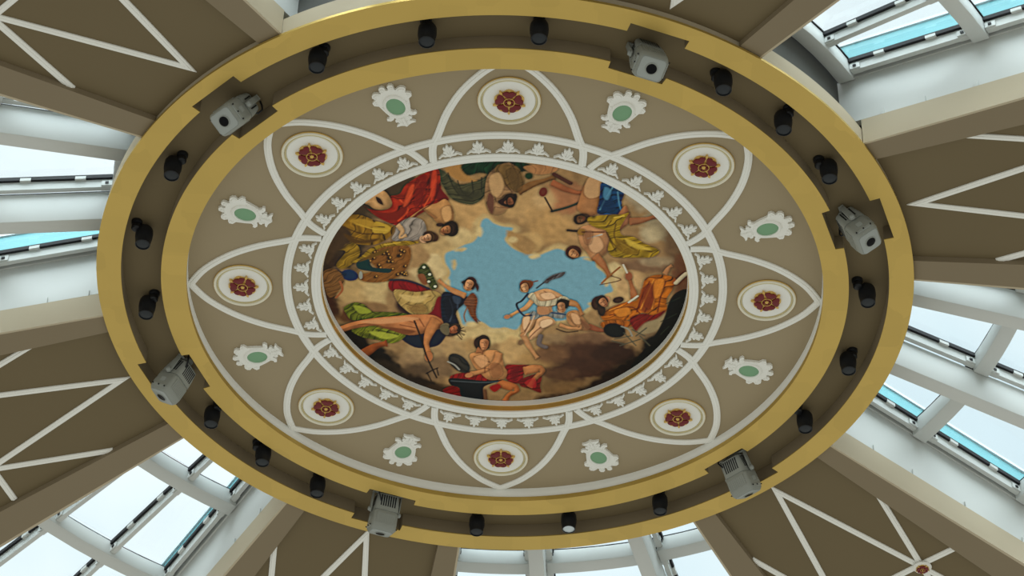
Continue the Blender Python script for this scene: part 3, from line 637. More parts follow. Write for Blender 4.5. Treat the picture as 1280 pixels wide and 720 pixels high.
('L',[273,-363,271,-371],3,(66,42,25),1.5),
('L',[275,-360,282,-364],2,(66,42,25),1.5),
('L',[288,-358,286,-369],3,(120,50,40),1.5),
('P',[29,-443,28,-423,17,-411,3,-415,-2,-434,-1,-450,12,-450,24,-458],(44,30,24),2.1,None),
('P',[25,-433,15,-425,5,-428,2,-445,5,-461,10,-465,15,-463,22,-450],(140,90,62),1.8,'f'),
('P',[13,-431,5,-429,2,-447,7,-463,9,-446],(109,64,40),2.4,None),
('L',[20,-441,15,-439],3,(77,45,27),1.5),
('L',[11,-438,6,-437],3,(77,45,27),1.5),
('L',[13,-441,11,-449],2,(77,45,27),1.5),
('L',[14,-456,8,-454],3,(120,50,40),1.5),
('P',[-225,254,-212,277,-219,310,-241,297,-250,269],(110,98,74),2.4,None),
('L',[-184,281,-172,247],3,(64,44,30),1.5),
('L',[-184,281,-156,261],3,(64,44,30),1.5),
('L',[-184,281,-150,279],3,(64,44,30),1.5),
('L',[-184,281,-153,303],3,(64,44,30),1.5),
('L',[-184,281,-162,322],3,(64,44,30),1.5),
('P',[-510,-380,-457,-365,-397,-384,-361,-436,-379,-359,-428,-323,-475,-338],(126,34,20),7.6,None),
('P',[-324,-563,-295,-556,-307,-464,-337,-404,-342,-479],(120,28,20),6.7,None),
('P',[-360,-503,-342,-512,-361,-428,-385,-402],(206,84,46),6.1,None),
('P',[-277,-581,-259,-582,-265,-482,-283,-439],(198,70,40),6.1,None),
('P',[-242,-390,-212,-409,-206,-349,-230,-327],(206,160,108),6.1,None),
('P',[-308,-388,-263,-347,-284,-355],(150,100,62),6.1,None),
('P',[-609,-247,-550,-215,-478,-226,-514,-199,-581,-200],(92,64,22),6.7,None),
('P',[-589,-317,-529,-328,-476,-296,-530,-285],(186,146,52),6.7,None),
('P',[-559,-96,-497,-147,-436,-176,-473,-139,-522,-111],(110,80,26),5.5,None),
('P',[-66,-565,-31,-591,-12,-525,-35,-466,-59,-490],(196,158,112),6.7,None),
('P',[-2,-600,39,-602,53,-520,24,-502],(98,74,42),7.6,None),
('P',[-195,-518,-147,-487,-100,-497,-112,-463,-159,-444],(58,56,40),6.7,None),
('P',[344,-456,373,-482,404,-433,388,-407,352,-414],(18,50,84),6.1,None),
('P',[358,-532,383,-516,373,-466,355,-482],(84,136,164),5.5,None),
('P',[413,-263,456,-238,507,-188,459,-177,415,-211],(128,98,26),6.1,None),
('P',[449,-264,504,-232,548,-207,506,-206,462,-230],(206,176,74),6.1,None),
('P',[311,-250,346,-269,367,-217,344,-182,319,-198],(206,164,124),6.7,None),
('P',[292,-284,321,-294,318,-233,300,-232],(140,96,66),6.1,None),
('P',[536,6,566,-13,577,77,555,124,534,79],(128,56,22),6.7,None),
('P',[571,-31,607,-42,599,40,576,59],(214,134,46),6.7,None),
('P',[426,139,474,118,489,154,446,175],(212,136,50),6.1,None),
('P',[-404,82,-342,88,-293,77,-324,124,-379,117],(212,182,120),6.7,None),
('P',[-374,154,-318,133,-299,178,-343,189],(140,108,60),6.7,None),
('P',[-231,111,-200,101,-194,174,-219,203],(20,24,36),6.1,None),
('P',[-200,82,-169,90,-175,127,-194,119],(62,74,92),5.5,None),
('P',[-562,245,-468,222,-387,210,-331,217,-387,238,-487,256],(208,150,104),6.1,None),
('P',[-500,271,-419,276,-344,292,-388,313,-450,287],(124,74,42),6.1,None),
('P',[-585,153,-541,161,-517,187,-561,199],(160,166,58),5.5,None),
('P',[-526,300,-463,307,-413,323,-458,344,-508,327],(176,178,68),5.5,None),
('P',[-570,311,-526,319,-489,345,-533,338],(70,74,20),5.5,None),
('P',[-117,444,-80,423,-60,461,-85,500],(212,160,114),6.1,None),
('P',[-54,480,-15,478,-2,536,-40,557],(146,96,60),6.7,None),
('P',[36,505,67,494,56,563,37,563],(100,14,20),5.5,None),
('P',[88,581,126,550,134,608,108,609],(170,40,40),5.5,None),
('P',[74,200,99,189,93,236,78,265],(222,184,146),4.9,None),
('P',[143,215,180,200,187,223,150,252],(224,188,150),4.9,None),
('P',[128,133,165,131,173,168,136,174],(182,132,94),4.9,None),
('P',[139,59,175,48,195,75,158,86],(222,182,144),4.9,None),
('P',[259,164,285,172,299,218,274,219],(208,162,120),4.9,None),
('P',[298,199,337,235,319,254],(130,88,60),4.9,None),
]

def paint():
    N = 580; R0 = 728.
    xs = np.linspace(-R0, R0, N); X, Y = np.meshgrid(xs, xs)
    img = np.zeros((N, N, 3)); img[:] = lin((150, 118, 82))
    rng = np.random.RandomState(3)
    def noise(freqs):
        a = np.zeros_like(X)
        for f, amp in freqs:
            for _ in range(5):
                th = rng.rand()*6.283; ph = rng.rand()*6.283
                a += amp*np.sin((X*math.cos(th)+Y*math.sin(th))*f+ph+1.3*np.sin((X*math.sin(th)-Y*math.cos(th))*f*.6+ph*2))
        return a/5
    wob = noise([(.02, 1.), (.05, .7)]); fine = noise([(.09, 1), (.17, .8)])
    def segdist(pts, x, y, closed):
        P = np.array([(p[0], p[1]) for p in pts]); Q = np.roll(P, -1, 0)
        if not closed: P, Q = P[:-1], Q[:-1]
        d = np.full(x.shape, 1e9); ins = np.zeros(x.shape, bool)
        for (ax, ay), (bx, by) in zip(P, Q):
            vx, vy = bx-ax, by-ay; L2 = vx*vx+vy*vy+1e-9
            t = np.clip(((x-ax)*vx+(y-ay)*vy)/L2, 0, 1)
            d = np.minimum(d, (x-ax-t*vx)**2+(y-ay-t*vy)**2)
            if closed and ay != by:
                c = ((ay > y) != (by > y)) & (x < vx*(y-ay)/(by-ay)+ax); ins ^= c
        d = np.sqrt(d); return np.where(ins, d, -d) if closed else d
    for op in PAINT:
        pl = op[1]; pts = [(pl[i], pl[i+1]) for i in range(0, len(pl), 2)]
        if op[0] == 'P': col, blur, fold = op[2:]; pts = catmull(pts, 4); ext = blur*2+4
        else: w, col, blur = op[2:]; pts = catmull(pts, 4, False); ext = w/2+blur*2+4
        px = [p[0] for p in pts]; py = [p[1] for p in pts]
        i0, i1 = np.searchsorted(xs, (min(px)-ext, max(px)+ext)); j0, j1 = np.searchsorted(xs, (min(py)-ext, max(py)+ext))
        if i1 <= i0 or j1 <= j0: continue
        sl = (slice(j0, j1), slice(i0, i1)); x, y = X[sl], Y[sl]
        soft = blur > 9
        if soft: x = x+wob[sl]*blur*.8+fine[sl]*blur*.35; y = y+np.roll(wob, 57, 0)[sl]*blur*.8+np.roll(fine, 31, 1)[sl]*blur*.35
        c = np.array(lin(col))[None, None, :]*np.ones(x.shape+(3,))
        if op[0] == 'P':
            d = segdist(pts, x, y, True); a = np.clip(.5+d/(2*blur), 0, 1)
            gy, gx = np.gradient(d, xs[1]-xs[0]) if min(d.shape) > 2 else (0*d, 0*d)
            lt = -(gx*-.55+gy*-.83)                  # modelled from the painted light, upper left
            if blur < 9 and (fold or (max(px)-min(px)) < 90):
                ao = np.clip(1+d/9., 0, 1)*(d < 0); img[sl] *= (1-.38*ao)[..., None]
            if fold == 'f':
                dm = max(8., d.max()*.8); e = np.clip(1-d/dm, 0, 1)
                sh = 1.04-.30*e**2+.34*lt*e+.10*fine[sl]+.07*np.sin(x/13.+1.2*np.sin(y/17.)); c = c*sh[..., None].clip(.45, 1.35)
                c = c*np.stack([1+0*sh, 1-.06*e, 1-.14*e], -1)
            elif fold:
                an, per, amp = fold; u = x*math.cos(rad(an))+y*math.sin(rad(an))
                v = -x*math.sin(rad(an))+y*math.cos(rad(an))
                ph = u*6.283/(per*1.5)+1.5*np.sin(v/41.+u/67.)+1.1*np.sin(v/19.+1.7+u/33.)+2.2*wob[sl]+.8*fine[sl]
                f_ = .55*np.sin(ph)+.3*np.sin(1.7*ph+.8+.9*np.sin(v/23.))+.35*fine[sl]
                f_ = f_*.7-1.15*np.exp(-(np.sin(.62*ph+.7*np.sin(v/37.))/.22)**2)+.35*np.exp(-((np.sin(.62*ph+.5+.7*np.sin(v/37.)))/.16)**2)
                c = c*(1-amp*.25+amp*f_+.28*amp*np.clip(d/16-.6, -.6, .5))[..., None].clip(.22, 1.5)*.86
            elif soft: c = c*(1+.13*wob[sl]+.07*fine[sl])[..., None]
        else:
            d = -segdist(pts, x, y, False); d = -np.abs(d); a = np.clip(.5+(w/2+d)/(2*blur), 0, 1)
            if w > 9 and not soft:
                gy, gx = np.gradient(d, xs[1]-xs[0]) if min(d.shape) > 2 else (0*d, 0*d)
                e = np.clip(-d/(w/2), 0, 1); lt = -(gx*-.55+gy*-.83)
                ao = np.clip(1-(-d-w/2)/9., 0, 1)*(-d > w/2); img[sl] *= (1-.33*ao)[..., None]
                c = c*(1.05-.25*e**2+.30*lt*e)[..., None]
        a = (a*a*(3-2*a))[..., None]
        if op[0] == 'P' and 5 < blur < 9 and fold is None and max(px)-min(px) < 120: a = a*.8
        img[sl] = img[sl]*(1-a)+c*a
    img *= (1+.05*fine+.03*rng.randn(N, N))[..., None]
    img = np.clip(img, .003, 1)
    lum = img.mean(-1, keepdims=True); k = np.exp(-(np.arange(-9, 10)/4.)**2); k /= k.sum()
    bl = np.apply_along_axis(np.convolve, 0, img, k, 'same'); bl = np.apply_along_axis(np.convolve, 1, bl, k, 'same')
    img = np.clip(img+.45*(img-bl), .003, 1)
    return xs, img**1.13
xs, img = paint()
N = len(xs); XX, YY = np.meshgrid(xs*S/1000, xs*S/1000); keep = np.hypot(XX, YY) < 2.165
idx = -np.ones((N, N), int); idx[keep] = np.arange(keep.sum())
V = np.stack([XX[keep], YY[keep], np.zeros(keep.sum())], 1)
q = np.stack([idx[:-1, :-1], idx[:-1, 1:], idx[1:, 1:], idx[1:, :-1]], -1).reshape(-1, 4); q = q[(q >= 0).all(1)][:, ::-1]
me = bpy.data.meshes.new('canvas'); me.from_pydata(V.tolist(), [], q.tolist())
ca = me.color_attributes.new('paint', 'FLOAT_COLOR', 'POINT')
ca.data.foreach_set('color', np.concatenate([img[keep], np.ones((keep.sum(), 1))], 1).astype(np.float32).ravel())
mm = bpy.data.materials.new('oil_paint'); mm.use_nodes = True; nt = mm.node_tree; b = nt.nodes['Principled BSDF']
b.inputs['Roughness'].default_value = .6; b.inputs['Specular IOR Level'].default_value = .2
at_ = nt.nodes.new('ShaderNodeVertexColor'); at_.layer_name = 'paint'
vm = nt.nodes.new('ShaderNodeVectorMath'); vm.operation = 'SCALE'; vm.inputs[3].default_value = 1.38
nt.links.new(at_.outputs[0], vm.inputs[0]); nt.links.new(vm.outputs[0], b.inputs['Base Color'])
me.materials.append(mm)
mural = thing('mural', 'round ceiling painting of draped figures on clouds around a blue sky opening', 'painting', (0, 0, ZC+.144))
cv = bpy.data.objects.new('canvas', me); C.objects.link(cv); cv.parent = mural
b = MB(); b.loop_sweep([(2.101, -.146), (2.101, -.075), (2.125, -.075), (2.125, -.146)], 192); gf = b.build('gilt_rim', 'gilt', mural); gf['label'] = 'thin gilded rim'
b = MB(); b.loop_sweep([(2.092, -.0755), (2.092, -.003), (2.145, -.003), (2.145, -.0755)], 192); b.build('white_rim', 'white', mural)['label'] = 'white inner rim'

# ------------------------------------------------------------------ gold rings
NOTCH = [-134.3, -70, -20.8, 44.6, 110.5, 160.0]
def ring_angles():
    a = set(round(x*1.0, 3) for x in np.arange(-180, 180, 1.0))
    for c in NOTCH:
        for d in (-1, 1):
            for e in (4.55, 4.60, 4.18, 4.23):
                a.add(round((c+d*e+180) % 360-180, 3))
    return sorted(a)
ANG = ring_angles()
def notch_r(a, base, along, half):
    for c in NOTCH:
        d = (a-c+180) % 360-180
        if abs(d) < half: return along/math.cos(rad(d))
    return base
RO = lambda a: notch_r(a, 1.3009, 1.266, 4.58)      # outer edge of the inner ring
RI = lambda a: notch_r(a, 1.4511, 1.484, 4.20)      # inner edge of the outer ring
def band(secs, name, m, parent):             # secs(angle) -> closed section [(r, z)] in metres
    b = MB(); n = len(ANG); rows = [secs(a) for a in ANG]; k = len(rows[0]); vs = []; fs = []
    for a, r in zip(ANG, rows): vs += [(p*math.cos(rad(a)), p*math.sin(rad(a)), z) for p, z in r]
    for i in range(n):
        j = (i+1) % n
        for e in range(k): fs.append((i*k+e, i*k+(e+1) % k, j*k+(e+1) % k, j*k+e))
    b.add(vs, fs); return b.build(name, m, parent)
ir = thing('gold_ring', 'inner gilded ring framing the beige ceiling, notched beside the projectors', 'ceiling ring', (0, 0, ZC), 0, 'gilded ceiling rings')
band(lambda a: [(3.618, -.198), (S*RO(a), -.198), (S*RO(a), -.185), (3.66, -.185), (3.66, -.128), (3.618, -.134)], 'gold_soffit', 'gold', ir)
band(lambda a: [(3.66, -.185), (S*RO(a)-.002, -.185), (S*RO(a)-.002, -.002), (3.66, -.002)], 'side_wall', 'beam', ir)['label'] = 'beige side wall facing the channel'
b = MB(); b.loop_sweep([(3.626, -.126), (3.628, -.085), (3.623, -.075), (3.623, -.03), (3.618, -.001), (3.658, -.001), (3.658, -.122)], 192); b.build('white_cove', 'white', ir)['label'] = 'white cove moulding'
orr = thing('gold_ring', 'outer gilded ring where the sloping roof panels and beams end', 'ceiling ring', (0, 0, ZC), 0, 'gilded ceiling rings')
band(lambda a: [(S*RI(a), -.198), (4.63, -.198), (4.63, -.165), (4.60, -.165), (4.60, -.185), (S*RI(a), -.185)], 'gold_soffit', 'gold', orr)
band(lambda a: [(S*RI(a)+.002, -.185), (S*RI(a)+.03, -.185), (S*RI(a)+.03, -.002), (S*RI(a)+.002, -.002)], 'inner_wall', 'beam', orr)
band(lambda a: [(4.575, -.185), (4.61, -.165), (4.61, .085), (4.575, .085)], 'outer_wall', 'pale_cream', orr)['label'] = 'cream outer wall towards the skylights'
b = MB(); b.loop_sweep([(4.33, ZC+.121), (4.37, ZC+.121), (4.37, ZC+1.08), (4.33, ZC+1.08)], 128)
struct(b.build('wall_plenum', 'dark'), 'dark wall of the roof void above the outer gold ring', 'wall')

# ------------------------------------------------------------------ mouldings on the round ceiling
def circle_mould(r0, r1, label):
    b = MB(); w = r1-r0
    b.loop_sweep([(r0, 0), (r0, -.018), (r0+.12*w, -.026), (r0+.3*w, -.026), (r0+.36*w, -.036), (r0+.64*w, -.036), (r0+.7*w, -.026), (r1-.12*w, -.026), (r1, -.018), (r1, 0)], 256)
    tag(b.build('ring_moulding', 'white', None, 0, (0, 0, ZC-.0005)), label, 'moulding', 'white plaster mouldings of the round ceiling')
circle_mould(2.107, 2.215, 'white ring moulding directly around the painted mural')
circle_mould(2.445, 2.539, 'white ring moulding outside the band of leaf ornaments')
half = [(.269, .690), (.2715, .735), (.268, .775), (.252, .823), (.218, .935), (.163, 1.045), (.085, 1.140), (0, 1.200)]
h = catmull(half, 6, False)
pts = [(S*p.x, S*p.y) for p in h]; pts = pts[:-1]+[(0, S*1.196)]+[(-x, y) for x, y in pts[:-1][::-1]]
b = MB(); b.strip(pts, .084, .034, lambda x, y: 0)
proto = b.build('arch_moulding', 'white')
for k, a in enumerate(A8):
    o = proto if k == 0 else proto.copy()
    if k: C.objects.link(o)
    o.location = (0, 0, ZC-.001); o.rotation_euler = (0, 0, rad(a-90))
    tag(o, 'pointed white arch moulding enclosing the rose medallion %s' % CLOCK[k], 'moulding', 'white pointed arch mouldings')

# ------------------------------------------------------------------ leaf ornaments
lh = [(0, .064), (.005, .057), (.0045, .051), (.010, .047), (.0155, .053), (.020, .047), (.0175, .038), (.011, .034), (.014, .030), (.0205, .032), (.024, .026), (.018, .020), (.012, .0165), (.017, .0135), (.026, .0185), (.035, .015), (.042, .008), (.049, .003), (.045, -.001), (.037, .005), (.030, .0085), (.022, .004), (.011, .004), (0, .001)]
def leaf():
    b = MB()
    ol = [(.9*S*x, .94*S*y) for x, y in lh]+[(-.9*S*x, .94*S*y) for x, y in lh[1:-1][::-1]]
    b.prism(ol, 0, -.026)
    for s in (-1, 1):                      # raised ribs
        b.tube([(s*.0*S, .006*S, -.027), (s*.008*S, .022*S, -.029), (s*.016*S, .045*S, -.027)], .006, 6)
        b.tube([(s*.01*S, .008*S, -.027), (s*.027*S, .013*S, -.029), (s*.044*S, .002*S, -.026)], .005, 6)
    b.tube([(0, .002*S, -.028), (0, .03*S, -.032), (0, .058*S, -.027)], .008, 6)
    return b.build('leaf_ornament', 'white')
proto = leaf()
ORD = ['first', 'second', 'middle', 'fourth', 'last']
for k, a in enumerate(A8):
    for j, d in enumerate((-16, -8, 0, 8, 16)):
        o = proto if k == j == 0 else proto.copy()
        if not (k == j == 0): C.objects.link(o)
        o.location = at(.748, a+d, -.001); o.rotation_euler = (0, 0, rad(a+d-90))
        tag(o, '%s of five white leaf ornaments, counted clockwise, between mural and medallion %s' % (ORD[j], CLOCK[k]), 'ornament', 'white leaf ornaments around the mural')

# ------------------------------------------------------------------ rose medallions
def petal(r0, r1, ha, notch, n=8):
    out = [(r0*math.sin(-ha*.55), r0*math.cos(ha*.55))]
    for i in range(n+1):
        t = -1+2*i/n; rr = r1*(1-.10*abs(t)**3)-notch*math.exp(-(t/.22)**2)
        out.append((rr*math.sin(t*ha), rr*math.cos(t*ha)))
    out.append((r0*math.sin(ha*.55), r0*math.cos(ha*.55)))
    return out
def rose(root, k=1.):
    z = -.03
    rs = []
    b = MB(); ol = []
    for i in range(60):
        t = 2*math.pi*i/60; ol.append(((.152+.012*math.cos(5*t))*k*math.sin(t), (.152+.012*math.cos(5*t))*k*math.cos(t)))
    b.prism(ol, -.012, z); bk = b.build('rose_backing', 'gilt', root); bk['label'] = 'gilded rose with five sepals'
    for i in range(5):
        t = 2*math.pi*i/5; m3 = Matrix.Rotation(-t, 4, 'Z')
        b = MB(); b.prism([(x*k, y*k) for x, y in petal(.058, .153, .60, .020)], z, z-.016, m3); b.build('petal', 'red', bk, .003)
        b = MB(); b.prism([(x*k, y*k) for x, y in petal(.024, .050, .46, .005)], z-.002, z-.02, m3); b.build('inner_petal', 'red', bk, .002)
        m4 = Matrix.Rotation(-t-math.pi/5, 4, 'Z')
        b = MB(); b.prism([(x*k, y*k) for x, y in ((-.010, .125), (-.014, .160), (0, .182), (.014, .160), (.010, .125))], -.010, z-.012, m4); b.build('sepal', 'gilt', bk)
    b = MB(); b.loop_sweep([(.052*k, z-.001), (.055*k, z-.02), (.061*k, z-.02), (.064*k, z-.001)], 40); b.build('rose_collar', 'gilt', bk)
    b = MB(); b.lathe([(.024*k, z), (.023*k, z-.018), (.013*k, z-.028), (.002, z-.03)], 20); b.build('rose_centre', 'gilt', bk)
def medallion(label):
    t = thing('rose_medallion', label, 'medallion', at(1, A8[0]), rad(A8[0]-90), 'rose medallions of the round ceiling')
    b = MB(); b.lathe([(.281, -.001), (.281, -.010), (.272, -.016), (.264, -.012), (.001, -.013)], 64); b.build('white_disc', 'white', t)
    b = MB(); b.loop_sweep([(.333, -.001), (.336, -.018), (.326, -.034), (.312, -.034), (.302, -.022), (.300, -.001)], 64); b.build('cream_rim', 'cream', t)
    b = MB(); b.loop_sweep([(.3005, -.001), (.3005, -.014), (.296, -.020), (.288, -.022), (.283, -.014), (.281, -.001)], 64); b.build('gilt_rim', 'palegilt', t)['label'] = 'gilded inner rim'
    b = MB(); b.loop_sweep([(.336, -.001), (.341, -.010), (.336, -.022), (.330, -.010)], 64); b.build('gilt_edge', 'gilt', t)['label'] = 'thin gilded outer edge'
    rose(t)
    return t
proto = medallion('round white medallion with a dark red rose %s of the ceiling' % CLOCK[0])
for k in range(1, 8): dup(proto, at(1, A8[k]), rad(A8[k]-90), 'round white medallion with a dark red rose %s of the ceiling' % CLOCK[k])

# ------------------------------------------------------------------ cartouches
ch = [(0, .080), (.006, .084), (.006, .098), (.016, .104), (.027, .100), (.030, .090), (.027, .080), (.031, .073), (.040, .078), (.054, .082), (.066, .076), (.070, .064), (.064, .056), (.061, .050), (.070, .047), (.080, .040), (.078, .026), (.070, .022), (.062, .018), (.052, -.018), (.044, -.040), (.050, -.050), (.060, -.050), (.062, -.060), (.050, -.066), (.038, -.063), (.030, -.056), (.024, -.062), (.033, -.068), (.034, -.078), (.022, -.080), (.020, -.086), (.034, -.092), (.040, -.100), (.022, -.100), (.010, -.104), (0, -.110)]
def cartouche(label):
    t = thing('cartouche', label, 'ornament', at(1.0458, A8[0]+22.5), rad(A8[0]+22.5-90), 'green cartouches of the round ceiling')
    ol = [(.92*S*x, .96*S*y) for x, y in ch]+[(-.92*S*x, .96*S*y) for x, y in ch[1:-1][::-1]]
    b = MB(); b.prism(ol, -.001, -.035); fr = b.build('scroll_frame', 'white', t)
    n = 40; b = MB(); vs = []; fs = []
    prof = [(1.0, -.034), (1.02, -.055), (1.14, -.062), (1.30, -.05), (1.36, -.034)]
    for i in range(n):
        a = 2*math.pi*i/n; vs += [(.098*p*math.cos(a), .122*p*math.sin(a), z) for p, z in prof]
    for i in range(n):
        for j in range(len(prof)-1): fs.append((i*5+j, i*5+j+1, ((i+1) % n)*5+j+1, ((i+1) % n)*5+j))
    b.add(vs, fs); b.build('oval_rim', 'white', t)
    for s in (-1, 1):                      # raised scrolls
        for pp in ([(.012, .085), (.02, .094), (.028, .088), (.022, .08)], [(.04, .068), (.05, .074), (.064, .068), (.06, .058)], [(.066, .042), (.073, .036), (.072, .030), (.066, .030)], [(.054, .01), (.047, -.018), (.040, -.040), (.050, -.057)], [(.01, -.066), (.022, -.07), (.02, -.084), (.008, -.09)]):
            q = catmull([(s*S*x*.88, S*y*.93) for x, y in pp], 4, False); b = MB(); b.tube([(p.x, p.y, -.035) for p in q], .010, 8); b.build('scroll', 'white', fr)
    b = MB(); b.tube([(0, -.062*S, -.036), (0, -.08*S, -.042), (0, -.1*S, -.036)], .018, 8); b.build('scroll', 'white', fr)
    b = MB(); b.prism([(.099*math.cos(2*math.pi*i/40), .123*math.sin(2*math.pi*i/40)) for i in range(40)], -.034, -.042); b.build('oval_inset', 'green', t)['label'] = 'sage green oval'
    return t
BETW = ['between twelve and half past one', 'between half past one and three', 'between three and half past four', 'between half past four and six', 'between six and half past seven', 'between half past seven and nine', 'between nine and half past ten', 'between half past ten and twelve']
CL = lambda k: 'white scrolled cartouche with green oval %s' % BETW[k]
proto = cartouche(CL(0))
for k in range(1, 8): dup(proto, at(1.0458, A8[k]+22.5), rad(A8[k]+22.5-90), CL(k))

# ------------------------------------------------------------------ spotlights and projectors in the channel
PCLK = ['half past ten', 'one o\'clock', 'half past two', 'half past four', 'half past six', 'half past eight']
SPOTS = [(-1.93, -3.675, -1.992, -3.652), (-0.873, -4.088, -0.854, -4.046), (0.289, -4.153, 0.291, -4.132), (2.149, -3.484, 2.22, -3.499), (2.955, -3.001, 2.896, -2.953), (3.355, -2.261, 3.454, -2.254), (3.992, -0.373, 4.102, -0.312), (4.078, 0.831, 4.021, 0.861), (3.536, 1.841, 3.628, 1.941), (1.997, 3.599, 1.996, 3.616), (0.874, 4.025, 0.874, 4.026), (-0.285, 4.128, -0.282, 4.146), (-2.27, 3.441, -2.265, 3.458), (-2.991, 2.83, -2.909, 2.873), (-3.423, 2.103, -3.487, 2.167), (-4.028, 0.177, -4.098, 0.234), (-4.124, -0.992, -4.031, -0.933), (-3.532, -2.061, -3.622, -2.022)]
def spotlight(lens, label, bx, by):
    """mounted at the origin, body hanging at (bx, by)"""
    t = thing('ceiling_spotlight', label, 'spotlight', (0, 0, ZC), 0, 'black spotlights between the gold rings')
    b = MB(); b.lathe([(.062, 0), (.062, -.03), (.055, -.045), (.03, -.05)], 24); b.build('mounting_plate', 'black', t)
    d = math.hypot(bx, by) or 1e-6; ux, uy = bx/d, by/d
    b = MB(); b.lathe([(.045, -.045), (.052, -.06), (.052, -.11), (.04, -.125), (.01, -.13)], 20)
    k = max(0, d-.06); b.tube([(0, 0, -.09), (ux*k*.5, uy*k*.5, -.10), (ux*k, uy*k, -.12)], .026, 10); b.build('arm', 'black', t)
    body = MB(); mt = Matrix.Translation((bx, by, 0))
    body.lathe([(.02, -.030), (.055, -.036), (.080, -.056), (.095, -.090), (.0985, -.15), (.0955, -.205), (.088, -.232), (.084, -.30), (.0745, -.304), (.0735, -.285)], 32, mt, False)
    body.add([mt @ Vector((.02*math.cos(i*math.pi/16), .02*math.sin(i*math.pi/16), -.030)) for i in range(32)], [tuple(range(32))])
    bd = body.build('lamp_body', 'black', t)
    b = MB(); b.lathe([(.0738, -.283), (.0738, -.292), (.05, -.296), (.001, -.298)], 28, mt); b.build('lens', lens, bd)['label'] = 'pale lens' if lens == 'lenslit' else 'grey lens'
    return t
for i, (mx, my, bx, by) in enumerate(SPOTS):
    pi, j = divmod(i, 3)
    lab = 'black spotlight, %s of three going clockwise from the projector at %s' % (('first', 'second', 'third')[j], PCLK[pi])
    if i == 10: lab = 'black spotlight with a bright white lens, second clockwise from the projector at half past four'
    t = spotlight('lenslit' if i == 10 else 'lens', lab, bx-mx, by-my)
    t.location = (mx, my, ZC)

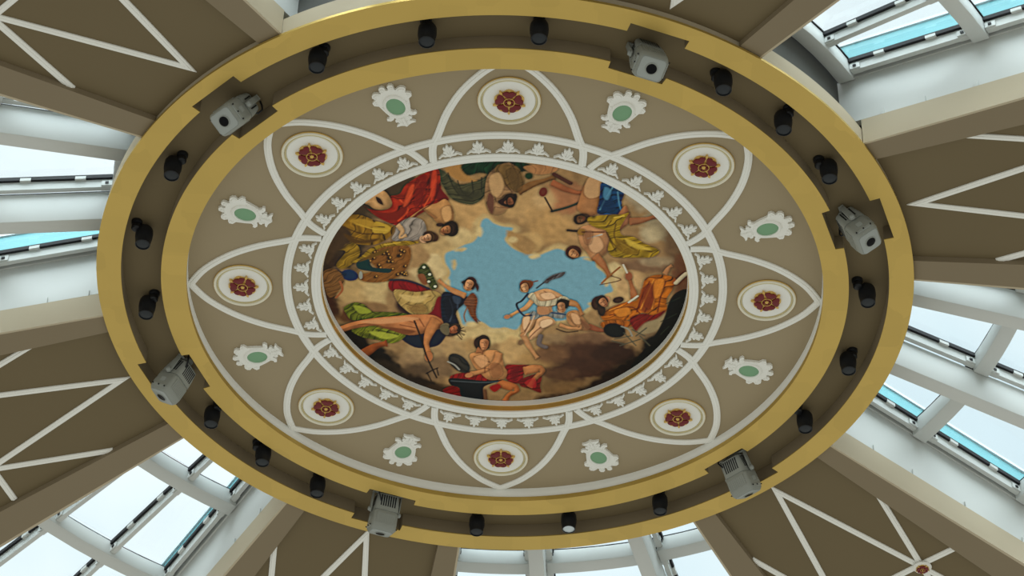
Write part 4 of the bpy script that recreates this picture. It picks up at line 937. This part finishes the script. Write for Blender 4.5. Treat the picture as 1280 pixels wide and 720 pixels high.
def rrect(w, h, c, z, n=4):
    out = []
    for sx, sy, a0 in ((1, 1, 0), (-1, 1, 90), (-1, -1, 180), (1, -1, 270)):
        for i in range(n+1):
            a = rad(a0+90*i/n); out.append((sx*(w/2-c)+c*math.cos(a), sy*(h/2-c)+c*math.sin(a), z))
    return out
def loft(b, secs, mtx=None):
    n = len(secs[0]); vs = [mtx @ Vector(p) if mtx else p for s_ in secs for p in s_]; fs = [tuple(range(n))[::-1], tuple((len(secs)-1)*n+i for i in range(n))]
    for k in range(len(secs)-1):
        for i in range(n): fs.append((k*n+i, k*n+(i+1) % n, (k+1)*n+(i+1) % n, (k+1)*n+i))
    b.add(vs, fs)
def projector(label, ang, tilt):
    """origin on the channel ceiling; local y points outwards, the lens tilts outwards"""
    t = thing('gobo_projector', label, 'projector', at(1.376, ang), rad(ang-90), 'grey projectors in the ring notches')
    T = Matrix.Translation((0, 0, -.285)) @ Matrix.Rotation(rad(tilt), 4, 'X') @ Matrix.Scale(.93, 4)     # -z tips towards +y
    B = lambda: MB()
    b = B(); loft(b, [rrect(.22, .18, .04, .285), rrect(.29, .25, .05, .262), rrect(.325, .285, .05, .12), rrect(.335, .295, .05, .035)], T); b.build('rear_housing', 'grey', t)
    b = B(); loft(b, [rrect(.31, .27, .05, .04), rrect(.345, .305, .06, .01), rrect(.352, .312, .06, -.15), rrect(.34, .30, .06, -.215), rrect(.30, .26, .05, -.245)], T); bd = b.build('housing', 'grey', t)
    b = B(); loft(b, [rrect(.285, .245, .045, -.24), rrect(.285, .245, .045, -.252), rrect(.27, .23, .04, -.256)], T); fp = b.build('front_plate', 'grey2', bd)
    b = B(); b.lathe([(.072, -.25), (.072, -.262), (.06, -.264), (.058, -.262)], 28, T); b.build('lens_ring', 'grey', fp)
    b = B(); b.lathe([(.060, -.255), (.060, -.2655), (.03, -.268), (.001, -.269)], 28, T); b.build('lens', 'blacklens', fp)['label'] = 'black round lens'
    b = B()                                 # dark cooling slots on the four rear faces
    for i in range(7):
        u = -.096+.032*i
        for s in (-1, 1):
            b.prism([(s*.146, .09), (s*.1295, .245), (s*.1215, .245), (s*.138, .09)], u-.009, u+.009, T @ Matrix(((0, 0, 1, 0), (1, 0, 0, 0), (0, 1, 0, 0), (0, 0, 0, 1))))
            if abs(u) < .085: b.prism([(s*.166, .09), (s*.1495, .245), (s*.1415, .245), (s*.158, .09)], u-.009, u+.009, T @ Matrix(((1, 0, 0, 0), (0, 0, 1, 0), (0, 1, 0, 0), (0, 0, 0, 1))))
    b.build('vent_slots', 'black', t)['label'] = 'black cooling slots'
    for s in (-1, 1):                       # ribs on the long faces
        b = B(); b.box(-.128, .128, s*.153-.004, s*.153+.004, -.15, -.01, T)
        for i in range(9): b.box(-.126+.03*i, -.114+.03*i, s*.155-.005, s*.155+.005, -.15, -.01, T)
        b.build('cooling_ribs', 'grey', bd)
    for s in (-1, 1):
        b = B(); b.box(s*.176-.004, s*.176+.006, -.09, .09, -.205, -.17, T); b.box(s*.171-.01, s*.171+.012, -.035, .035, -.12, -.06, T); b.build('side_cover', 'grey2', bd)
        for yy in (-.1, 0, .1):
            b = B(); b.lathe([(.009, 0), (.009, .012), (.004, .014)], 10, T @ Matrix.Translation((s*.180, yy, -.187)) @ Matrix.Rotation(s*math.pi/2, 4, 'Y')); b.build('screw', 'black', bd)
        b = B(); b.prism([(-.034, .285), (.034, .285), (.042, .06), (.034, .02), (0, .005), (-.034, .02), (-.042, .06)], s*.186, s*.204, T @ Matrix(((0, 0, 1, 0), (1, 0, 0, 0), (0, 1, 0, 0), (0, 0, 0, 1)))); b.build('yoke_arm', 'grey', t, .006)
        b = B(); b.lathe([(.03, 0), (.03, .02), (.02, .026), (.001, .027)], 18, T @ Matrix.Translation((s*.204, 0, .045)) @ Matrix.Rotation(s*math.pi/2, 4, 'Y')); b.build('pivot_knob', 'grey2', t)
    b = B(); b.box(-.204, .204, -.034, .034, .286, .306, T); b.lathe([(.075, -.0005), (.075, -.02), (.045, -.03)], 20, Matrix.Translation((0, -.14, 0))); b.build('yoke_base', 'grey', t, .004)
    cab = catmull([(-.12, -.14, -.001), (-.15, -.17, -.08), (-.16, -.19, -.16), (-.10, -.15, -.20)], 6, False) if False else [Vector(p) for p in ((-.12, -.22, -.002), (-.14, -.235, -.07), (-.15, -.24, -.14), (-.12, -.215, -.19), (-.08, -.15, -.21))]
    b = B(); b.tube(cab, .010, 8); b.build('power_cable', 'black', t)
    return t
PL = lambda k: 'light grey projector hanging in the ring notch at %s' % PCLK[k]
for k, tilt in enumerate((30, 21, 30, 33, 22, 32)): projector(PL(k), NOTCH[k], tilt)   # each aimed a little differently

# ------------------------------------------------------------------ sloping roof: beams, panels, lattice mouldings
RX = 3.25                                    # how far the roof is built, in radii
BEAMS = [('s', -148.2, -144.4), ('e', -120.6, -124.1), ('s', -84.0, -80.5), ('e', -55.9, -59.4), ('s', -35.1, -31.6), ('e', -6.8, -10.8),
         ('s', 31.0, 34.4), ('e', 58.6, 54.7), ('s', 96.1, 99.5), ('e', 125.0, 121.6), ('s', 145.9, 149.8), ('e', 174.8, 171.2)]
def radial(b, a0, a1, r0, r1, z0, z1, sect=1):   # solid between two radial planes following the roof slope
    qa = [at(r0, a0), at(r0, a1), at(r1, a1), at(r1, a0)]; rr = [r0, r0, r1, r1]
    b.hexa([(p[0], p[1], cz(r, z0)) for p, r in zip(qa, rr)], [(p[0], p[1], cz(r, z1)) for p, r in zip(qa, rr)])
def bar(b, a, off, w, r0, r1, z0, z1):       # parallel-sided radial bar at angle a, sideways offset off (radii)
    u = Vector((math.cos(rad(a)), math.sin(rad(a)))); n = Vector((-u.y, u.x))
    pts = [(u*r+n*(off+s*w/2))*S for r, s in ((r0, -1), (r0, 1), (r1, 1), (r1, -1))]; rr = [r0, r0, r1, r1]
    b.hexa([(p.x, p.y, cz(r, z0)) for p, r in zip(pts, rr)], [(p.x, p.y, cz(r, z1)) for p, r in zip(pts, rr)])
PNAME = ['half past ten', 'one o\'clock', 'half past two', 'half past four', 'half past six', 'half past eight']
PAN = [(0, 1), (2, 3), (4, 5), (6, 7), (8, 9), (10, 11)]
for k, (i, j) in enumerate(PAN):
    for w, q_ in ((i, 'clockwise-first'), (j, 'clockwise-last')):
        _, s, p = BEAMS[w]
        t = thing('ceiling_beam', 'beige sloping box beam along the %s edge of the brown panel at %s' % ('leading' if w == i else 'trailing', PNAME[k]) , 'beam', at(1.545, (s+p)/2), 0, 'beige sloping roof beams')
        t['label'] = 'beige sloping box beam on the %s side of the brown panel at %s' % ('anticlockwise' if w == i else 'clockwise', PNAME[k])
        L = t.location
        def loc(b): b.v = [(x-L[0], y-L[1], z-L[2]) for x, y, z in b.v]; return b
        dd = 1 if p > s else -1
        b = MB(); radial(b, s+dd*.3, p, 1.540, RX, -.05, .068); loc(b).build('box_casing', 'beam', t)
        b = MB(); radial(b, s, s+dd*.29, 1.540, RX, -.05, .070); loc(b).build('fascia', 'pale_cream', t)['label'] = 'pale cream fascia towards the skylight'
        b = MB(); radial(b, s+dd*1.3, p, 1.458, RX, .0705, .36); loc(b).build('gap_backing', 'dark', t)['label'] = 'dark backing added to close the gap above the casing'  # added to keep sky out of the gap; dark tone stands for its shade
    pi, pj = BEAMS[i][2], BEAMS[j][2]
    n = 12; b = MB()
    for z0 in (-.025, 0):
        for r in (1.537, RX):
            for e in range(n+1):
                x, y, _ = at(r, pi+(pj-pi)*e/n); b.v.append((x, y, cz(r, z0)))
    m = n+1
    for e in range(n):
        b.f += [(e, e+1, m+e+1, m+e), (2*m+e, 3*m+e, 3*m+e+1, 2*m+e+1), (e, 2*m+e, 2*m+e+1, e+1), (m+e, m+e+1, 3*m+e+1, 3*m+e)]
    b.f += [(0, m, 3*m, 2*m), (n, 2*m+n, 3*m+n, m+n)]
    struct(b.build('ceiling_panel', 'brown'), 'brown sloping roof panel with white lattice strips at %s' % PNAME[k], 'ceiling')
    c = (pi+pj)/2; ha = abs(pj-pi)/2
    t = thing('lattice_moulding', 'white crossing lattice strips on the brown panel at %s' % PNAME[k], 'moulding', at(1.55, c), 0, 'white lattice mouldings on the roof panels')
    L = t.location; ur = Vector((math.cos(rad(c)), math.sin(rad(c)))); ut = Vector((-ur.y, ur.x)); ta = math.tan(rad(ha))
    def seg(u0, v0, u1, v1):
        p = [tuple(S*(ur*(v0+(v1-v0)*i/5)+ut*(u0+(u1-u0)*i/5))) for i in range(6)]
        b = MB(); b.strip(p, .078, .030, cone(-.0252)); loc(b).build('strip', 'white', t)
    uv = [(-.319*(3.1-1.585)*(1-i/6), 3.1-(3.1-1.60)*i/6) for i in range(7)]; uv += [(-u, v) for u, v in uv[:-1][::-1]]
    b = MB(); b.strip([tuple(S*(ur*v+ut*u)) for u, v in uv], .078, .030, cone(-.0252)); loc(b).build('strip', 'white', t)
    for s in (-1, 1):
        vs_ = (.223+.262*2.265)/(ta+.262)-.016; seg(s*(.223-.262*(vs_-2.265)), vs_, s*.015, 3.06)
    ue = 2.262*ta-.008; seg(-ue, 2.262, ue, 2.262)
# small rosette where the lattice strips cross
def zc_(x, y): return cone(-.0252)(x, y)
rx, ry = polar(2.281, 44.5-5.6)
t = thing('rose_boss', 'small red and gold rose boss where white lattice strips cross, panel at half past four', 'ornament', (rx, ry, zc_(rx, ry)-.025), rad(44.5-90))
b = MB(); b.lathe([(.115, 0), (.118, -.015), (.105, -.03), (.02, -.03)], 32); b.build('white_disc', 'white', t); rose(t, .5)
for o in t.children:
    if o.name.startswith('rose_backing'): o.location.z = -.012
t.rotation_euler = (rad(10.8)*0, 0, rad(44.5-90))

# ------------------------------------------------------------------ skylights: girders, purlins, glazing
SKY = [(174.8, 211.8, 'nine o\'clock', [185.6, 199.9]), (-120.6, -84.0, 'twelve o\'clock', [-109, -96]), (-55.9, -35.1, 'half past one', []),
       (-6.8, 31.0, 'half past three', [4.8, 18.8]), (58.6, 96.1, 'half past five', [70.6, 84.9]), (125.0, 145.9, 'half past seven', [])]
PUR = [1.50, 2.03, 2.57, 3.11]
for k, (a0, a1, nm, mids) in enumerate(SKY):
    def girder(label, fn):
        t = thing('roof_girder', label, 'girder', at(1.55, (a0+a1)/2), 0, 'white steel roof girders'); L = t.location
        return t, (lambda b: (setattr(b, 'v', [(x-L[0], y-L[1], z-L[2]) for x, y, z in b.v]), b)[1])
    for s, dr, wd in ((a0, -1, 'anticlockwise'), (a1, 1, 'clockwise')):
        t, lc = girder('white steel girder along the %s edge of the skylight at %s' % (wd, nm), None)
        b = MB(); radial(b, s+dr*.25, s+dr*1.28, 1.458, RX, .078, .30); lc(b).build('web_plate', 'steel', t)
        for r in (1.62, 1.78, 1.98, 2.25, 2.55):
            b = MB(); bar(b, s+dr*.12, 0, .006, r, r+.012, .065, .10); lc(b).build('bracket', 'steel', t)
    for mi, a in enumerate(mids):
        t, lc = girder('white steel box girder dividing the skylight at %s, %s going clockwise' % (nm, ('first', 'second')[mi]), None)
        b = MB(); bar(b, a, 0, .066, 1.46, RX, .152, .298); lc(b).build('box_section', 'steel', t, .008)
    edges = [a0]+mids+[a1]
    for pi, r in enumerate(PUR):
        if pi == 3 and not mids: pass
        t = thing('purlin', 'white curved steel purlin in the skylight at %s, %s from the ring' % (nm, ('first', 'second', 'third', 'fourth')[pi]), 'purlin', at(r, (a0+a1)/2), 0, 'white curved purlins'); L = t.location
        for e in range(len(edges)-1):
            e0, e1 = edges[e], edges[e+1]; n = 6; b = MB(); rings = []
            g0 = 0 if e == 0 else math.degrees(.034/r); g1 = 0 if e == len(edges)-2 else math.degrees(.034/r)
            e0 += g0; e1 -= g1
            for i in range(n+1):
                a = e0+(e1-e0)*i/n; sec = []
                for rr, z in ((r-.032, .285), (r+.032, .285), (r+.032, .360), (r-.032, .360)):
                    x, y, _ = at(rr, a); sec.append((x-L[0], y-L[1], cz(rr, z)-L[2]))
                rings.append(sec)
            vs = [p for s_ in rings for p in s_]; fs = [(0, 1, 2, 3), (n*4+3, n*4+2, n*4+1, n*4)]
            for i in range(n):
                for j in range(4): fs.append((i*4+j, i*4+(j+1) % 4, (i+1)*4+(j+1) % 4, (i+1)*4+j))
            b.add(vs, fs); b.build('tube_section', 'steel', t, .012)
    w = bpy.data.objects.new('window_%d' % (k+1), None); C.objects.link(w); struct(w, 'glazed skylight in the sloping roof at %s' % nm, 'skylight')
    if mids: bars = [(a0, .022), (mids[0], -.046), (mids[0], .046), (mids[1], -.046), (mids[1], .046), (a1, -.022)]
    else: bars = [(a0, .022), (a0+(a1-a0)/3, 0), (a0+2*(a1-a0)/3, 0), (a1, -.022)]
    for a, off in bars:
        bo = None
        for ra, rb in zip(PUR, PUR[1:]):
            ra, rb = ra+.033, rb-.033
            b = MB(); bar(b, a, off, .020, ra, rb, .302, .342)
            for r in (ra+.02, rb-.02): bar(b, a, off, .032, r-.02, r+.02, .306, .330)
            bo = b.build('glazing_bar', 'steel', w)
            for r in (ra+.02, rb-.02):
                b = MB(); bar(b, a, off, .040, r-.006, r+.006, .313, .323); b.build('bolt', 'rubber', bo)
            b = MB(); bar(b, a, off, .042, ra-.03, rb+.03, .3425, .360); b.build('gasket', 'rubber', bo)
            for f in (.22, .66):
                r = ra+(rb-ra)*f; b = MB(); bar(b, a, off, .046, r, r+.04, .338, .352); b.build('clip', 'steel', bo)
    for r0, r1 in zip(PUR, PUR[1:]):
        for e in range(len(edges)-1):
            b = MB(); radial(b, edges[e], edges[e+1], r0+.004, r1-.004, .366, .372); b.build('pane', 'glass', w)
        b = MB(); n = 10
        for i in range(n): radial(b, a0+(a1-a0)*i/n, a0+(a1-a0)*(i+1)/n, r0-.030, r0+.036, .3605, .3655)
        b.build('cross_gasket', 'rubber', w)
    for s, dr in ((a0, -1), (a1, 1)):
        b = MB(); radial(b, s+dr*.20, s+dr*.7, 1.47, RX, .375, .482); u = b.build('upstand', 'teal', w); u['label'] = 'turquoise flashing outside the glass'
        b = MB(); radial(b, s-dr*.02, s+dr*.9, 1.47, RX, .483, .496); b.build('capping', 'flash', u)
        b = MB(); radial(b, s+dr*.1, s+dr*1.25, 1.47, RX, .301, .3655); b.build('side_frame', 'steel', w)

# ------------------------------------------------------------------ daylight: bright overcast sky above, warm fill below standing in for the hall's bounce
W = bpy.data.worlds.new('overcast_sky'); bpy.context.scene.world = W; W.use_nodes = True; nt = W.node_tree; nt.nodes.clear()
o = nt.nodes.new('ShaderNodeOutputWorld'); bg = nt.nodes.new('ShaderNodeBackground'); nt.links.new(bg.outputs[0], o.inputs[0])
tc = nt.nodes.new('ShaderNodeTexCoord'); sp = nt.nodes.new('ShaderNodeSeparateXYZ'); nt.links.new(tc.outputs['Generated'], sp.inputs[0])
nz = nt.nodes.new('ShaderNodeTexNoise'); nz.inputs['Scale'].default_value = 4.5; nz.inputs['Detail'].default_value = 5; nt.links.new(tc.outputs['Generated'], nz.inputs['Vector'])
cr = nt.nodes.new('ShaderNodeValToRGB'); cr.color_ramp.elements[0].position = .38; cr.color_ramp.elements[1].position = .62
cr.color_ramp.elements[0].color = (.80, .93, .99, 1); cr.color_ramp.elements[1].color = (1.12, 1.16, 1.16, 1)
nt.links.new(nz.outputs['Fac'], cr.inputs[0])
mp = nt.nodes.new('ShaderNodeMapRange'); mp.inputs[1].default_value = -.05; mp.inputs[2].default_value = .12; nt.links.new(sp.outputs['Z'], mp.inputs[0])
mx = nt.nodes.new('ShaderNodeMix'); mx.data_type = 'RGBA'; mx.inputs[6].default_value = (.60, .605, .545, 1)
nt.links.new(mp.outputs[0], mx.inputs[0]); nt.links.new(cr.outputs[0], mx.inputs[7]); 
dt = nt.nodes.new('ShaderNodeVectorMath'); dt.operation = 'DOT_PRODUCT'; dt.inputs[1].default_value = Vector((0, -.72, .69))
nt.links.new(tc.outputs['Generated'], dt.inputs[0])
gm = nt.nodes.new('ShaderNodeMapRange'); gm.interpolation_type = 'SMOOTHSTEP'; gm.inputs[1].default_value = .35; gm.inputs[2].default_value = 1; gm.inputs[3].default_value = 1; gm.inputs[4].default_value = 7  # added glow: unseen sky behind the camera, brightened to light faces turned there
nt.links.new(dt.outputs['Value'], gm.inputs[0]); mg = nt.nodes.new('ShaderNodeMath'); mg.operation = 'MULTIPLY_ADD'
sb = nt.nodes.new('ShaderNodeMath'); sb.operation = 'SUBTRACT'; sb.inputs[1].default_value = 1; nt.links.new(gm.outputs[0], sb.inputs[0])
nt.links.new(sb.outputs[0], mg.inputs[0]); nt.links.new(mp.outputs[0], mg.inputs[1]); mg.inputs[2].default_value = 1
nt.links.new(mx.outputs[2], bg.inputs[0]); nt.links.new(mg.outputs[0], bg.inputs[1])

# ------------------------------------------------------------------ camera: long lens, far off to the twelve o'clock side, looking up
cam = bpy.data.cameras.new('camera'); co = bpy.data.objects.new('camera', cam); C.objects.link(co)
R = [[0.999597, -0.017984, 0.02195], [0.028324, 0.679166, -0.733438], [-0.001717, 0.733765, 0.679401]]
mw = Matrix(((R[0][0], -R[1][0], -R[2][0], (0.1319, -21.2921, -19.647)[0]), (R[0][1], -R[1][1], -R[2][1], (0.1319, -21.2921, -19.647)[1]), (R[0][2], -R[1][2], -R[2][2], (0.1319, -21.2921, -19.647)[2]+ZC), (0, 0, 0, 1)))
co.matrix_world = mw; cam.sensor_width = 36; cam.lens = 36*3162.035/1280; cam.clip_end = 500
sc = bpy.context.scene; sc.camera = co
sc.view_settings.view_transform = 'Standard'; sc.view_settings.look = 'None'; sc.view_settings.gamma = 1; sc.view_settings.exposure = 0
sc.view_settings.use_curve_mapping = False
